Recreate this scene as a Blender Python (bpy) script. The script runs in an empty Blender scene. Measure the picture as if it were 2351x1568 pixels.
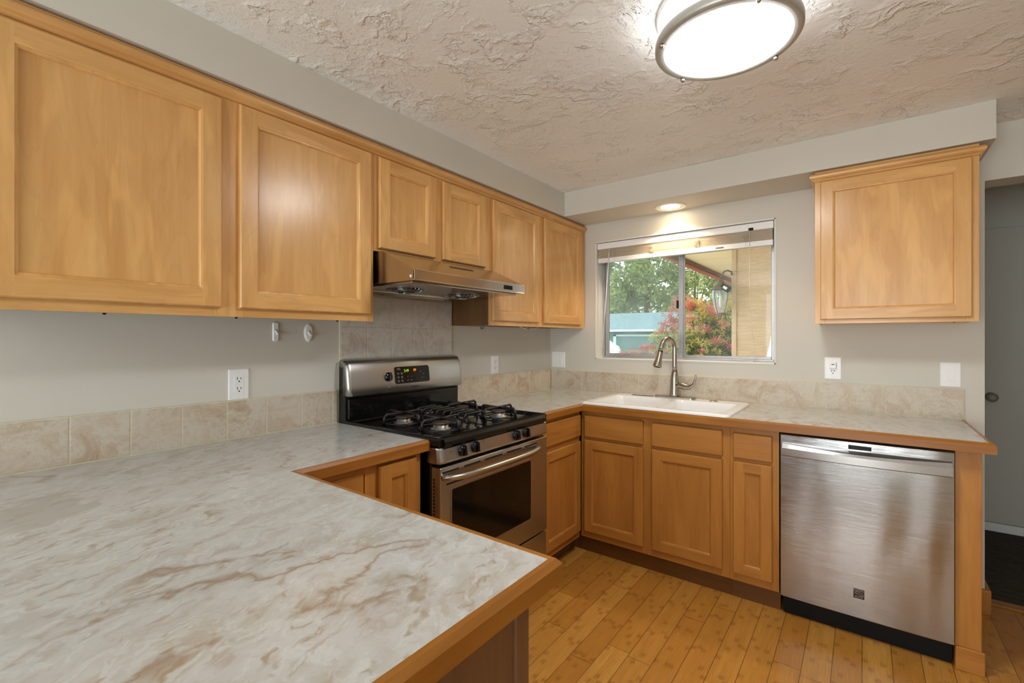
import bpy, bmesh, math, random
from mathutils import Vector, Matrix
random.seed(7)
PI = math.pi
C = bpy.context.scene.collection
SC = bpy.context.scene

# ------------------------------------------------------------------ camera
W, H, FPX = 2351, 1568, 1065.52
cam = bpy.data.cameras.new('camera'); camo = bpy.data.objects.new('camera', cam); C.objects.link(camo)
cam.sensor_fit = 'HORIZONTAL'; cam.sensor_width = 36.0; cam.lens = 36.0 * FPX / W
cam.shift_x = -1.27 / W; cam.shift_y = -8.53 / W
cam.clip_start = 0.02; cam.clip_end = 200
camo.location = (1.9864, -3.1276, 1.3131); camo.rotation_euler = (PI / 2, 0, 0.6472)
SC.camera = camo

# ------------------------------------------------------------------ world, exposure, big lights
SC.view_settings.view_transform = 'Standard'; SC.view_settings.look = 'None'
SC.view_settings.gamma = 1.0; SC.view_settings.use_curve_mapping = False
SC.view_settings.exposure = 0.18
wd = bpy.data.worlds.new('overcast_sky'); SC.world = wd; wd.use_nodes = True
bg = wd.node_tree.nodes['Background']; bg.inputs[0].default_value = (0.93, 0.98, 1.0, 1); bg.inputs[1].default_value = 3.0
cy = SC.cycles
cy.max_bounces = 8; cy.diffuse_bounces = 5; cy.glossy_bounces = 4; cy.transmission_bounces = 4; cy.transparent_max_bounces = 12
cy.caustics_reflective = False; cy.caustics_refractive = False; cy.sample_clamp_indirect = 6.0

LAMP = 46.0          # ceiling lamp diffuser radiance
def area_light(name, loc, rot, sx, sy, power, col=(1, 1, 1)):
    l = bpy.data.lights.new(name, 'AREA'); l.shape = 'RECTANGLE'; l.size = sx; l.size_y = sy; l.energy = power; l.color = col
    o = bpy.data.objects.new(name, l); o.location = loc; o.rotation_euler = rot; C.objects.link(o); return o
# added fill light behind the camera, tilted up to brighten the ceiling
area_light('added_room_fill', (1.55, -6.62, 1.15), (PI / 2 + .95, 0, 0), 2.0, 1.95, 110, (0.90, 0.97, 1.0))

# ------------------------------------------------------------------ node helper
def s(r, g, b):
    f = lambda c: (c / 255) / 12.92 if c <= 10 else ((c / 255 + 0.055) / 1.055) ** 2.4
    return (f(r), f(g), f(b), 1)

class NG:
    def __init__(self, name, rough=0.5, metal=0.0, spec=0.5):
        self.m = bpy.data.materials.new(name); self.m.use_nodes = True
        self.nt = self.m.node_tree; self.b = self.nt.nodes['Principled BSDF']
        self.b.inputs['Roughness'].default_value = rough; self.b.inputs['Metallic'].default_value = metal
        self.b.inputs['Specular IOR Level'].default_value = spec
    def add(self, typ, ins={}, **props):
        n = self.nt.nodes.new('ShaderNode' + typ)
        for k, v in props.items(): setattr(n, k, v)
        for k, v in ins.items():
            if isinstance(v, bpy.types.NodeSocket): self.nt.links.new(v, n.inputs[k])
            else: n.inputs[k].default_value = v
        return n
    def M(self, op, a, b=0.0, c=0.0):
        return self.add('Math', {0: a, 1: b, 2: c}, operation=op).outputs[0]
    def co(self, rnd=True):
        o = self.add('TexCoord').outputs['Object']
        if not rnd: return o
        r = self.add('ObjectInfo').outputs['Random']
        off = self.add('VectorMath', {0: (17.0, 31.0, 13.0), 'Scale': r}, operation='SCALE').outputs[0]
        return self.add('VectorMath', {0: o, 1: off}, operation='ADD').outputs[0]
    def map(self, v, sc=(1, 1, 1), rot=(0, 0, 0), loc=(0, 0, 0)):
        return self.add('Mapping', {'Vector': v, 'Scale': sc, 'Rotation': rot, 'Location': loc}).outputs[0]
    def noise(self, v, scale, detail=3.0, rough=0.5, dist=0.0):
        return self.add('TexNoise', {'Vector': v, 'Scale': scale, 'Detail': detail, 'Roughness': rough, 'Distortion': dist}).outputs[0]
    def ramp(self, f, stops, interp='LINEAR'):
        n = self.add('ValToRGB', {0: f}); r = n.color_ramp; r.interpolation = interp
        while len(r.elements) > 1: r.elements.remove(r.elements[-1])
        for i, (p, c) in enumerate(stops):
            if isinstance(c, (int, float)): c = (c, c, c, 1)
            e = r.elements[0] if i == 0 else r.elements.new(p)
            e.position = p; e.color = c
        return n.outputs[0]
    def mix(self, f, a, b, mode='MIX'):
        n = self.add('Mix', {}, data_type='RGBA', blend_type=mode)
        for i, v in ((0, f), (6, a), (7, b)):
            if isinstance(v, bpy.types.NodeSocket): self.nt.links.new(v, n.inputs[i])
            else: n.inputs[i].default_value = v
        return n.outputs[2]
    def set(self, k, v):
        if isinstance(v, bpy.types.NodeSocket): self.nt.links.new(v, self.b.inputs[k])
        else: self.b.inputs[k].default_value = v
    def bump(self, h, strength=0.3, dist=0.002):
        n = self.add('Bump', {'Height': h, 'Strength': strength, 'Distance': dist})
        self.nt.links.new(n.outputs[0], self.b.inputs['Normal'])

def plain(name, col, rough=0.5, metal=0.0, spec=0.5, var=0.06, scale=40.0):
    g = NG(name, rough, metal, spec)
    n = g.noise(g.co(), scale, 3)
    lo = tuple(c * (1 - var) for c in col[:3]) + (1,); hi = tuple(min(1, c * (1 + var)) for c in col[:3]) + (1,)
    g.set('Base Color', g.ramp(n, [(0.3, lo), (0.7, hi)]))
    return g.m

def maple(name, axis, light, dark, rough=0.25, figure=0.35):
    g = NG(name, rough, 0, 0.45)
    co = g.co()
    sc = [22.0, 22.0, 22.0]; sc[axis] = 1.1
    sb = [3.2, 3.2, 3.2]; sb[axis] = 0.55
    sf = [15.0, 15.0, 15.0]; sf[axis] = 3.0
    fine = g.noise(g.map(co, sc), 3.0, 5, 0.6, 0.3)
    big = g.noise(g.map(co, sb), 2.2, 3, 0.5, 1.6)
    ring = g.M('FRACT', g.M('MULTIPLY', big, 7.0))
    ringl = g.ramp(ring, [(0.0, 0.75), (0.08, 1.0), (0.85, 1.0), (1.0, 0.8)])
    t = g.M('ADD', g.M('MULTIPLY', big, 0.75), g.M('MULTIPLY', fine, 0.35))
    base = g.ramp(t, [(0.30, dark), (0.72, light)])
    base = g.mix(0.22, base, ringl, 'MULTIPLY')
    fl = g.noise(g.map(co, sf), 1.0, 2, 0.5, 0.8)
    pale = tuple(min(1, c * 1.22) for c in light[:3]) + (1,)
    base = g.mix(g.M('MULTIPLY', g.ramp(fl, [(0.54, 0.0), (0.64, 1.0)]), figure), base, pale)
    g.set('Base Color', base)
    g.bump(fine, 0.08, 0.0006)
    return g.m

ML, MD = s(219, 171, 108), s(199, 144, 82)
MX, MY, MZ = (maple('maple_grain_' + a, i, ML, MD) for i, a in enumerate('xyz'))
ML2, MD2 = s(188, 130, 61), s(160, 102, 42)      # maple colour darkened for the dimmer light on the base units
BX, BY, BZ = (maple('dimmed_base_maple_grain_' + a, i, ML2, MD2, 0.36, 0.15) for i, a in enumerate('xyz'))
VEN = maple('shaded_side_veneer', 2, s(116, 80, 44), s(96, 64, 34), 0.5, 0.05)  # veneer colour darkened to hold the shade on the cabinet sides
OL, OD = s(172, 114, 44), s(134, 80, 26)
NX, NY = maple('edge_wood_x', 0, OL, OD, 0.3, 0.1), maple('edge_wood_y', 1, OL, OD, 0.3, 0.1)
PENW = maple('peninsula_shade_veneer', 2, s(128, 92, 62), s(108, 75, 50), 0.5, 0.05)  # brown lowered to the shaded tone of the end facing away from light
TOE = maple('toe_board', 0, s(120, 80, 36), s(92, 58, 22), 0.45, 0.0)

def wall_paint(name, col, bump=0.12):
    g = NG(name, 0.62, 0, 0.3)
    co = g.co(False)
    n = g.noise(co, 260.0, 3, 0.55); n2 = g.noise(co, 1.3, 2)
    lo = tuple(c * 0.965 for c in col[:3]) + (1,)
    g.set('Base Color', g.ramp(n2, [(0.35, lo), (0.65, col)]))
    g.bump(n, bump, 0.0015)
    return g.m
PAINT = wall_paint('greige_wall_paint', s(213, 209, 199))
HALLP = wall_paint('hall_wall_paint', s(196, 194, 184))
WHITE = plain('white_paint', s(236, 235, 231), 0.4, var=0.02)
PLATE = plain('white_plastic', s(240, 240, 240), 0.3, var=0.01)

def ceiling_mat():
    g = NG('skip_trowel_ceiling', 0.7, 0, 0.25)
    co = g.co(False)
    wn = g.add('TexNoise', {'Vector': co, 'Scale': 7.0, 'Detail': 5.0, 'Roughness': 0.65}).outputs[1]
    wv = g.add('VectorMath', {0: co, 1: g.add('VectorMath', {0: wn, 'Scale': 0.14}, operation='SCALE').outputs[0]}, operation='ADD').outputs[0]
    # overlapping trowel passes: wide flat plateaus ending in ragged raised lips that fade out again
    a = g.noise(wv, 2.7, 4, 0.5, 0.2)
    lip = lambda p, h: [(p - .012, 0.0), (p, h), (p + .004, h), (p + .05, h * .25), (p + .10, 0.0)]
    st = g.ramp(a, lip(.42, .8) + lip(.555, 1.0))
    b = g.noise(g.map(wv, (1, 1, 1), (0, 0, 0.7), (3, 8, 0)), 6.5, 4, 0.55, 0.3)
    st2 = g.ramp(b, lip(.46, .6) + lip(.60, .8))
    c = g.noise(co, 85.0, 4, 0.6)
    pm = g.ramp(g.noise(co, 1.9, 2, 0.5), [(0.40, 0.0), (0.58, 1.0)])
    ok = g.ramp(g.noise(g.map(co, (1, 1, 1), (0, 0, 0), (7, 4, 0)), 5.0, 3, 0.6), [(0.45, 0.08), (0.58, 1.0)])
    crumb = g.M('MULTIPLY', g.ramp(c, [(0.56, 0.0), (0.70, 0.5)]), pm)
    h = g.M('ADD', g.M('MULTIPLY', g.M('MULTIPLY', st, ok), 0.8), g.M('ADD', g.M('MULTIPLY', g.M('MULTIPLY', st2, ok), 0.5), g.M('MULTIPLY', crumb, 0.35)))
    g.set('Base Color', g.ramp(g.noise(co, 3.0, 3), [(0.3, s(240, 240, 238)), (0.7, s(245, 245, 243))]))
    g.bump(h, 0.9, 0.0085)
    return g.m
CEIL = ceiling_mat()

def laminate():
    g = NG('marble_laminate', 0.16, 0, 0.5)
    co = g.co(False)
    def warp(v, sc, amt):
        wn = g.add('TexNoise', {'Vector': v, 'Scale': sc, 'Detail': 4.0, 'Roughness': 0.6}).outputs[1]
        c0 = g.add('VectorMath', {0: wn, 1: (.5, .5, .5)}, operation='SUBTRACT').outputs[0]
        return g.add('VectorMath', {0: v, 1: g.add('VectorMath', {0: c0, 'Scale': amt}, operation='SCALE').outputs[0]}, operation='ADD').outputs[0]
    wv = warp(co, 6.5, 0.10)
    # every figure runs along the same slanting grain
    al = lambda k, loc=(0, 0, 0): g.map(g.map(wv, (1, 1, 1), (0, 0, -0.42)), (1.0, k, 1.0), (0, 0, 0), loc)
    cloud = g.noise(al(.5), 11.0, 6, 0.62, 0.3)
    base = g.ramp(cloud, [(0.32, s(179, 174, 163)), (0.46, s(192, 192, 187)), (0.54, s(198, 199, 196)), (0.66, s(188, 185, 181))])
    wisp = g.noise(al(.4, (4, 2, 0)), 34.0, 6, 0.68, 1.0)
    base = g.mix(g.ramp(wisp, [(0.52, 0.0), (0.60, 0.7), (0.68, 0.1)]), base, s(208, 211, 209))
    pt = g.noise(al(.7, (2, 5, 0)), 3.0, 4, 0.5, 0.3)
    base = g.mix(g.ramp(pt, [(0.64, 0.0), (0.66, 0.75)]), base, s(177, 173, 165))
    msk = g.ramp(g.noise(co, 2.2, 2), [(0.38, 0.25), (0.6, 1.0)])
    fl = g.noise(al(.40, (9, 1, 0)), 44.0, 2, 0.45, 0.6)
    base = g.mix(g.M('MULTIPLY', g.ramp(fl, [(0.57, 0.0), (0.66, 0.42), (0.75, 0.75)]), msk), base, s(160, 137, 109))
    fl2 = g.noise(al(.34, (1, 7, 0)), 30.0, 4, 0.55, 0.7)
    base = g.mix(g.M('MULTIPLY', g.ramp(fl2, [(0.56, 0.0), (0.66, 0.42)]), msk), base, s(174, 155, 134))
    vn = g.noise(g.map(wv, (1, .75, 1), (0, 0, .35), (5, 3, 0)), 1.3, 6, 0.5, 0.4)
    v = g.M('ABSOLUTE', g.M('SUBTRACT', vn, 0.5))
    brk = g.ramp(g.noise(co, 3.0, 2), [(0.47, 0.0), (0.58, 1.0)])
    base = g.mix(g.M('MULTIPLY', g.ramp(v, [(0.0, 0.7), (0.0018, 0.6), (0.006, 0.12), (0.02, 0.0)]), brk), base, s(145, 114, 82))
    g.set('Base Color', base)
    return g.m
LAM = laminate()

def tile_mat(name, a, b, c):
    g = NG(name, 0.38, 0, 0.45)
    co = g.co()
    n = g.noise(co, 9.0, 6, 0.7, 0.8); n2 = g.noise(g.map(co, (1, 1, 1), (0, 0, 0), (5, 3, 8)), 60.0, 4, 0.75, 0.8); n3 = g.noise(co, 4.3, 1)
    base = g.ramp(n, [(0.30, b), (0.46, a), (0.54, c), (0.64, a)])
    base = g.mix(g.ramp(n2, [(0.52, 0.0), (0.66, 0.38)]), base, tuple(x * 0.70 for x in b[:3]) + (1,))
    base = g.mix(g.ramp(n3, [(0.4, 0.0), (0.6, 0.35)]), base, c)
    g.set('Base Color', base); g.bump(n2, 0.12, 0.001)
    return g.m
TILE = tile_mat('tan_stone_tile', s(196, 181, 160), s(176, 150, 124), s(206, 197, 182))
TILE2 = tile_mat('grey_stone_tile', s(212, 202, 191), s(186, 171, 158), s(222, 218, 211))
GROUT = plain('cream_grout', s(212, 204, 180), 0.8, var=0.08)

def bamboo():
    g = NG('bamboo_planks', 0.25, 0, 0.5)
    co = g.co(False)
    sp = g.add('SeparateXYZ', {0: co}); x, y = sp.outputs[0], sp.outputs[1]
    PW, BL = 0.0965, 0.93
    px = g.M('DIVIDE', g.M('SUBTRACT', x, 0.0525), PW)
    pi_ = g.M('FLOOR', px); pf = g.M('FRACT', px)
    wn = g.add('TexWhiteNoise', {'W': pi_}, noise_dimensions='1D').outputs[0]
    by = g.M('ADD', g.M('DIVIDE', y, BL), g.M('MULTIPLY', wn, 3.7))
    bi = g.M('FLOOR', by); bf = g.M('FRACT', by)
    idv = g.add('CombineXYZ', {0: pi_, 1: bi, 2: 0.0}).outputs[0]
    bt = g.add('TexWhiteNoise', {'Vector': idv}, noise_dimensions='3D').outputs[0]
    sx = g.M('FLOOR', g.M('MULTIPLY', pf, 5.0))
    sid = g.add('CombineXYZ', {0: pi_, 1: bi, 2: g.M('ADD', sx, 1.0)}).outputs[0]
    stn = g.add('TexWhiteNoise', {'Vector': sid}, noise_dimensions='3D').outputs[0]
    # knuckles of the bamboo: short dark bars at intervals along each strip
    ky = g.M('FRACT', g.M('ADD', g.M('MULTIPLY', y, 3.6), g.M('MULTIPLY', stn, 9.0)))
    kd = g.M('ABSOLUTE', g.M('SUBTRACT', ky, 0.5))
    kn = g.M('MULTIPLY', g.ramp(kd, [(0.0, 1.0), (0.03, 0.8), (0.075, 0.0)]), g.ramp(g.noise(co, 70.0, 3), [(0.30, 0.3), (0.6, 1.0)]))
    gr = g.noise(g.map(co, (1, 0.025, 1)), 330.0, 3, 0.6)
    base = g.ramp(bt, [(0.0, s(192, 130, 54)), (0.5, s(206, 146, 64)), (1.0, s(220, 162, 78))])
    base = g.mix(g.M('MULTIPLY', stn, 0.42), base, s(184, 122, 48))
    base = g.mix(g.ramp(gr, [(0.38, 0.34), (0.62, 0.0)]), base, s(146, 90, 32))
    base = g.mix(g.M('MULTIPLY', kn, 0.55), base, s(132, 76, 26))
    edge = g.M('MINIMUM', g.M('MINIMUM', pf, g.M('SUBTRACT', 1.0, pf)), g.M('MULTIPLY', g.M('MINIMUM', bf, g.M('SUBTRACT', 1.0, bf)), BL / PW))
    gap = g.ramp(edge, [(0.0, 1.0), (0.009, 0.9), (0.02, 0.0)])
    base = g.mix(g.M('MULTIPLY', gap, 0.75), base, s(70, 38, 14))
    g.set('Base Color', base)
    g.set('Roughness', g.M('ADD', 0.22, g.M('MULTIPLY', g.noise(co, 5.0, 3), 0.14)))
    g.bump(g.M('SUBTRACT', 1.0, gap), 0.3, 0.0012)
    return g.m
BAMBOO = bamboo()

def steel(name, col, rough, axis=2, amt=0.10, wav=0.0):
    g = NG(name, rough, 1.0)
    co = g.co()
    sc = [3.0, 3.0, 3.0]; sc[axis] = 900.0
    f = g.noise(g.map(co, sc), 1.0, 2, 0.6)
    mot = g.noise(co, 120.0, 3, 0.7)
    lo = tuple(c * 0.9 for c in col[:3]) + (1,)
    g.set('Base Color', g.ramp(g.M('ADD', g.M('MULTIPLY', f, 0.5), g.M('MULTIPLY', mot, 0.5)), [(0.35, lo), (0.65, col)]))
    h = g.M('MULTIPLY', f, 1.0)
    if wav:
        wn = g.noise(g.map(co, (1.0, 1.0, 0.30)), 3.6, 1, 0.4, 0.6)
        h = g.M('ADD', h, g.M('MULTIPLY', wn, wav))
    g.bump(h, amt, 0.004)
    return g.m
STEEL = steel('brushed_steel', s(192, 191, 189), 0.30, 2, 0.05)
STEELDW = steel('dishwasher_steel', s(178, 179, 180), 0.08, 2, 0.09, 60.0)
STEELH = steel('hood_steel', s(186, 178, 168), 0.20, 2, 0.02)
NICKEL = plain('brushed_nickel', s(178, 172, 162), 0.26, 1.0, var=0.05)
ALU = plain('mill_aluminium', s(172, 172, 174), 0.42, 0.85, var=0.06)
BLACK = plain('black_enamel', s(14, 14, 15), 0.12, var=0.2)
BLACKM = plain('black_matte', s(12, 11, 11), 0.6, 0, 0.25, var=0.2)
IRON = plain('cast_iron', s(30, 28, 27), 0.36, 0.0, 0.5, var=0.25, scale=200)
CAPM = plain('burner_cap_enamel', s(74, 58, 52), 0.45, var=0.3)
BURN = plain('burner_alloy', s(150, 146, 140), 0.4, 0.8, var=0.15)
PORC = plain('white_porcelain', s(238, 239, 240), 0.10, var=0.01)
DARKGLASS = plain('smoked_glass', s(16, 13, 11), 0.10, 0, 0.4, var=0.1)
DARK = plain('dark_slot', s(10, 10, 10), 0.6, var=0.1)
def emit(name, col, st, rough=0.4):
    g = NG(name, rough); g.set('Base Color', col); g.set('Emission Color', col); g.set('Emission Strength', st); return g.m
DIFF = emit('lamp_diffuser_lit', (0.975, 0.99, 1.0, 1), LAMP)
DRUM = emit('lamp_drum_lit', (0.975, 0.99, 1.0, 1), 6.0)
CANL = emit('recessed_bulb_lit', (1.0, 0.80, 0.52, 1), 22.0)
LEDG = emit('clock_green', (0.55, 0.9, 0.08, 1), 0.35)
LEDO = emit('display_orange', (1.0, 0.30, 0.02, 1), 0.75)
INK = plain('printed_ink', s(40, 38, 36), 0.5)
INKP = plain('printed_pale', s(150, 150, 150), 0.5)

def glass(name, tint=(1, 1, 1, 1), refl=0.07, haze=0.0, hz=(0.8, 0.9, 0.88, 1)):
    m = bpy.data.materials.new(name); m.use_nodes = True; nt = m.node_tree
    for n in list(nt.nodes): nt.nodes.remove(n)
    o = nt.nodes.new('ShaderNodeOutputMaterial'); t = nt.nodes.new('ShaderNodeBsdfTransparent'); t.inputs[0].default_value = tint
    gl = nt.nodes.new('ShaderNodeBsdfGlossy'); gl.inputs['Roughness'].default_value = 0.02
    fr = nt.nodes.new('ShaderNodeFresnel'); fr.inputs[0].default_value = 1.45
    mx = nt.nodes.new('ShaderNodeMixShader'); nt.links.new(fr.outputs[0], mx.inputs[0])
    nt.links.new(t.outputs[0], mx.inputs[1]); nt.links.new(gl.outputs[0], mx.inputs[2])
    last = mx
    if haze:
        d = nt.nodes.new('ShaderNodeBsdfTranslucent'); d.inputs[0].default_value = hz
        tc = nt.nodes.new('ShaderNodeTexCoord'); nz = nt.nodes.new('ShaderNodeTexNoise'); nz.inputs['Scale'].default_value = 6.0
        nt.links.new(tc.outputs['Object'], nz.inputs['Vector'])
        mm = nt.nodes.new('ShaderNodeMath'); mm.operation = 'MULTIPLY'; mm.inputs[1].default_value = haze * 2; nt.links.new(nz.outputs[0], mm.inputs[0])
        m2 = nt.nodes.new('ShaderNodeMixShader'); nt.links.new(mm.outputs[0], m2.inputs[0])
        nt.links.new(mx.outputs[0], m2.inputs[1]); nt.links.new(d.outputs[0], m2.inputs[2]); last = m2
    nt.links.new(last.outputs[0], o.inputs[0]); return m
GLASS = glass('window_glass'); GLASSH = glass('hazy_window_glass', (0.93, 0.98, 0.97, 1), 0.07, 0.17, (.72, .88, .85, 1))  # teal translucent haze mixed into the sliding pane, varied by noise
LANTG = glass('lantern_glass', (0.92, 0.96, 0.95, 1), 0.1, 0.22, (0.9, 0.95, 0.95, 1))
CLEARP = glass('clear_plastic', (0.85, 0.87, 0.87, 1), 0.2, 0.2)

# ------------------------------------------------------------------ mesh helpers (world coordinates)
def new(): return bmesh.new()
def _merge(bm, t, mi=0, smooth=False):
    vs = {}
    for v in t.verts: vs[v] = bm.verts.new(v.co)
    for f in t.faces:
        try: nf = bm.faces.new([vs[v] for v in f.verts])
        except ValueError: continue
        nf.material_index = mi; nf.smooth = smooth
    t.free()
def box(bm, x0, y0, z0, x1, y1, z1, bev=0.0, mi=0, seg=2):
    t = new(); bmesh.ops.create_cube(t, size=1.0)
    sx, sy, sz = abs(x1 - x0), abs(y1 - y0), abs(z1 - z0)
    for v in t.verts: v.co = Vector(((x0 + x1) / 2 + v.co.x * sx, (y0 + y1) / 2 + v.co.y * sy, (z0 + z1) / 2 + v.co.z * sz))
    if bev:
        bmesh.ops.bevel(t, geom=list(t.edges), offset=min(bev, sx * .45, sy * .45, sz * .45), segments=seg, profile=0.5, affect='EDGES')
    _merge(bm, t, mi, False)
def mbox(bm, F, u0, v0, w0, u1, v1, w1, bev=0.0, mi=0):
    a, b = F(u0, v0, w0), F(u1, v1, w1)
    box(bm, min(a[0], b[0]), min(a[1], b[1]), min(a[2], b[2]), max(a[0], b[0]), max(a[1], b[1]), max(a[2], b[2]), bev, mi)
def loft(bm, loops, cap0=True, cap1=True, mi=0, smooth=False, closed=True):
    rows = [[bm.verts.new(Vector(p)) for p in L] for L in loops]
    n = len(rows[0]); rng = range(n) if closed else range(n - 1)
    for a, b in zip(rows, rows[1:]):
        for i in rng:
            j = (i + 1) % n
            try: f = bm.faces.new((a[i], a[j], b[j], b[i]))
            except ValueError: continue
            f.material_index = mi; f.smooth = smooth
    if cap0: f = bm.faces.new(rows[0][::-1]); f.material_index = mi
    if cap1: f = bm.faces.new(rows[-1]); f.material_index = mi
def prism(bm, poly, F, w0, w1, mi=0, smooth=False):
    loft(bm, [[F(u, v, w0) for u, v in poly], [F(u, v, w1) for u, v in poly]], mi=mi, smooth=smooth)
def rrect(u0, v0, u1, v1, r, n=5):
    p = []
    for cx, cy_, a in ((u1 - r, v0 + r, -PI / 2), (u1 - r, v1 - r, 0), (u0 + r, v1 - r, PI / 2), (u0 + r, v0 + r, PI)):
        for i in range(n + 1):
            t = a + PI / 2 * i / n; p.append((cx + r * math.cos(t), cy_ + r * math.sin(t)))
    return p
def tube(bm, pts, r, n=10, mi=0, caps=True, squash=None):
    pts = [Vector(p) for p in pts]; R = r if isinstance(r, (list, tuple)) else [r] * len(pts)
    prev = None; loops = []
    for i, p in enumerate(pts):
        d = (pts[min(i + 1, len(pts) - 1)] - pts[max(i - 1, 0)]).normalized()
        if prev is None:
            prev = Vector((0, 0, 1)) if abs(d.z) < 0.9 else Vector((1, 0, 0))
        a = (prev - d * prev.dot(d)).normalized(); b = d.cross(a); prev = a
        loops.append([p + (a * math.cos(2 * PI * k / n) + b * math.sin(2 * PI * k / n) * (squash or 1)) * R[i] for k in range(n)])
    loft(bm, loops, caps, caps, mi, True)
def lathe(bm, prof, c, axis='z', n=32, mi=0, caps=True, smooth=True, f=1):
    c = Vector(c); L = []
    for r, h in prof:
        ring = []
        for k in range(n):
            t = 2 * PI * k / n; u, v = r * math.cos(t), r * math.sin(t) * f
            ring.append(c + (Vector((u, v, h)) if axis == 'z' else Vector((h, u, v)) if axis == 'x' else Vector((u, h, v))))
        L.append(ring)
    loft(bm, L, caps, caps, mi, smooth)
def sweep(bm, path, prof, mi=None, side=1):
    """profile (out, z) run along an xy path with mitred corners; mi gives a material per segment"""
    P = [Vector((p[0], p[1])) for p in path]; n = len(P); loops = []
    for i in range(n):
        d0 = (P[i] - P[i - 1]).normalized() if i > 0 else None
        d1 = (P[i + 1] - P[i]).normalized() if i < n - 1 else None
        d0 = d0 or d1; d1 = d1 or d0
        n0 = Vector((d0.y, -d0.x)) * side; n1 = Vector((d1.y, -d1.x)) * side
        m = (n0 + n1).normalized(); m /= max(0.2, m.dot(n0))
        loops.append([(P[i].x + m.x * o, P[i].y + m.y * o, z) for o, z in prof])
    for i in range(n - 1):
        loft(bm, [loops[i], loops[i + 1]], True, True, mi[i] if mi else 0)

def obj(name, bm, mats, parent=None, smooth_angle=None, kind=None, fix=True):
    if fix: bmesh.ops.recalc_face_normals(bm, faces=bm.faces[:])
    if bm.verts:
        xs = [v.co for v in bm.verts]
        lo = Vector((min(v.x for v in xs), min(v.y for v in xs), min(v.z for v in xs))); hi = Vector((max(v.x for v in xs), max(v.y for v in xs), max(v.z for v in xs)))
        c = (lo + hi) / 2
    else: c = Vector((0, 0, 0))
    if kind == 'structure' and parent is None: c = Vector((0, 0, 0))
    for v in bm.verts: v.co -= c
    me = bpy.data.meshes.new(name); bm.to_mesh(me); bm.free()
    for m in (mats if isinstance(mats, (list, tuple)) else [mats]): me.materials.append(m)
    o = bpy.data.objects.new(name, me); C.objects.link(o); o['wc'] = list(c)
    if parent is not None:
        o.parent = parent; o.location = c - Vector(parent['wc'])
    else: o.location = c
    if kind: o['kind'] = kind
    return o
def tag(o, label, cat, group=None):
    o['label'] = label; o['category'] = cat
    if group: o['group'] = group
    return o
def thing(name, label, cat, loc, group=None):
    o = bpy.data.objects.new(name, None); C.objects.link(o); o.location = loc; o['wc'] = list(loc); o.empty_display_size = 0.05
    return tag(o, label, cat, group)
def struct(name, bm, mats, parent=None): return obj(name, bm, mats, parent, kind='structure')
def text(name, body, size, loc, rot, mat, parent, shear=0.0, ext=0.0003, align='CENTER', sx=1.0):
    cu = bpy.data.curves.new(name, 'FONT'); cu.body = body; cu.size = size; cu.align_x = align; cu.align_y = 'CENTER'; cu.shear = shear; cu.extrude = ext
    t = bpy.data.objects.new(name + '_tmp', cu); C.objects.link(t)
    dg = bpy.context.evaluated_depsgraph_get(); me = bpy.data.meshes.new_from_object(t.evaluated_get(dg)); bpy.data.objects.remove(t)
    o = bpy.data.objects.new(name, me); C.objects.link(o); me.materials.clear(); me.materials.append(mat)
    o.rotation_euler = rot; o.scale = (sx, 1, 1); o['wc'] = list(loc)
    if parent is not None: o.parent = parent; o.location = Vector(loc) - Vector(parent['wc'])
    else: o.location = loc
    return o
def FL(x0): return lambda u, v, w: (x0 + w, u, v)         # a face looking +x: u = y, v = z
def FB(y0): return lambda u, v, w: (u, y0 - w, v)         # a face looking -y: u = x, v = z

# ------------------------------------------------------------------ setting
ZC, ZS = 2.324, 2.160
X1, Y1 = 5.0, -6.6          # far ends of the open dining side
bm = new(); box(bm, -0.12, Y1 - .1, -0.08, X1 + .1, 0.16, 0.0); FLOOR = struct('floor', bm, BAMBOO)
bm = new(); box(bm, -0.12, Y1 - .1, ZC, X1 + .1, 1.6, ZC + 0.1); struct('ceiling', bm, CEIL)
bm = new(); box(bm, -0.12, Y1 - .1, 0, 0.0, 0.15, ZC); struct('wall_left', bm, PAINT)
# window wall, with the window opening and the doorway beside it
WX0, WX1, WZ0, WZ1 = 0.396, 1.572, 1.157, 2.022
DX0, DX1, DZ1 = 2.449, 3.30, 2.062
bm = new()
for x0, x1, z0, z1 in ((0, WX0, 0, ZC), (WX0, WX1, 0, WZ0), (WX0, WX1, WZ1, ZC), (WX1, DX0, 0, ZC), (DX0, DX1, DZ1, ZC), (DX1, X1, 0, ZC)):
    box(bm, x0, 0, z0, x1, 0.15, z1)
struct('wall_back', bm, PAINT)
bm = new()
box(bm, X1, Y1, 0, X1 + .1, 0, ZC)
struct('wall_right', bm, PAINT)
bm = new(); box(bm, 0, Y1, 0.0, X1, -3.46, 0.012); struct('floor_bounce_added', bm, plain('unseen_bounce_carpet', s(216, 211, 202), .9, var=.06, scale=300))  # made-up unseen pale floor, added to bounce neutral light onto the ceiling
bm = new()
for x0, x1, z0, z1 in ((0, .5, 0, ZC), (2.62, X1, 0, ZC), (.5, 2.62, 2.15, ZC), (.5, 2.62, 0, .06), (1.05, 1.20, .06, 2.15), (1.70, 1.92, .06, 2.15), (2.32, 2.42, .06, 2.15)): box(bm, x0, Y1 - .1, z0, x1, Y1, z1)  # made-up opening for the fill light; posts placed to band the dishwasher reflection
struct('wall_front', bm, PAINT)
# dropped soffit over the cabinets
SD = 0.322
bm = new()
box(bm, 0, -3.9, ZS, SD, 0, ZC, 0.0); box(bm, SD, -SD, ZS, 2.436, 0, ZC, 0.0)
struct('trim_1', bm, PAINT)
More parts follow.
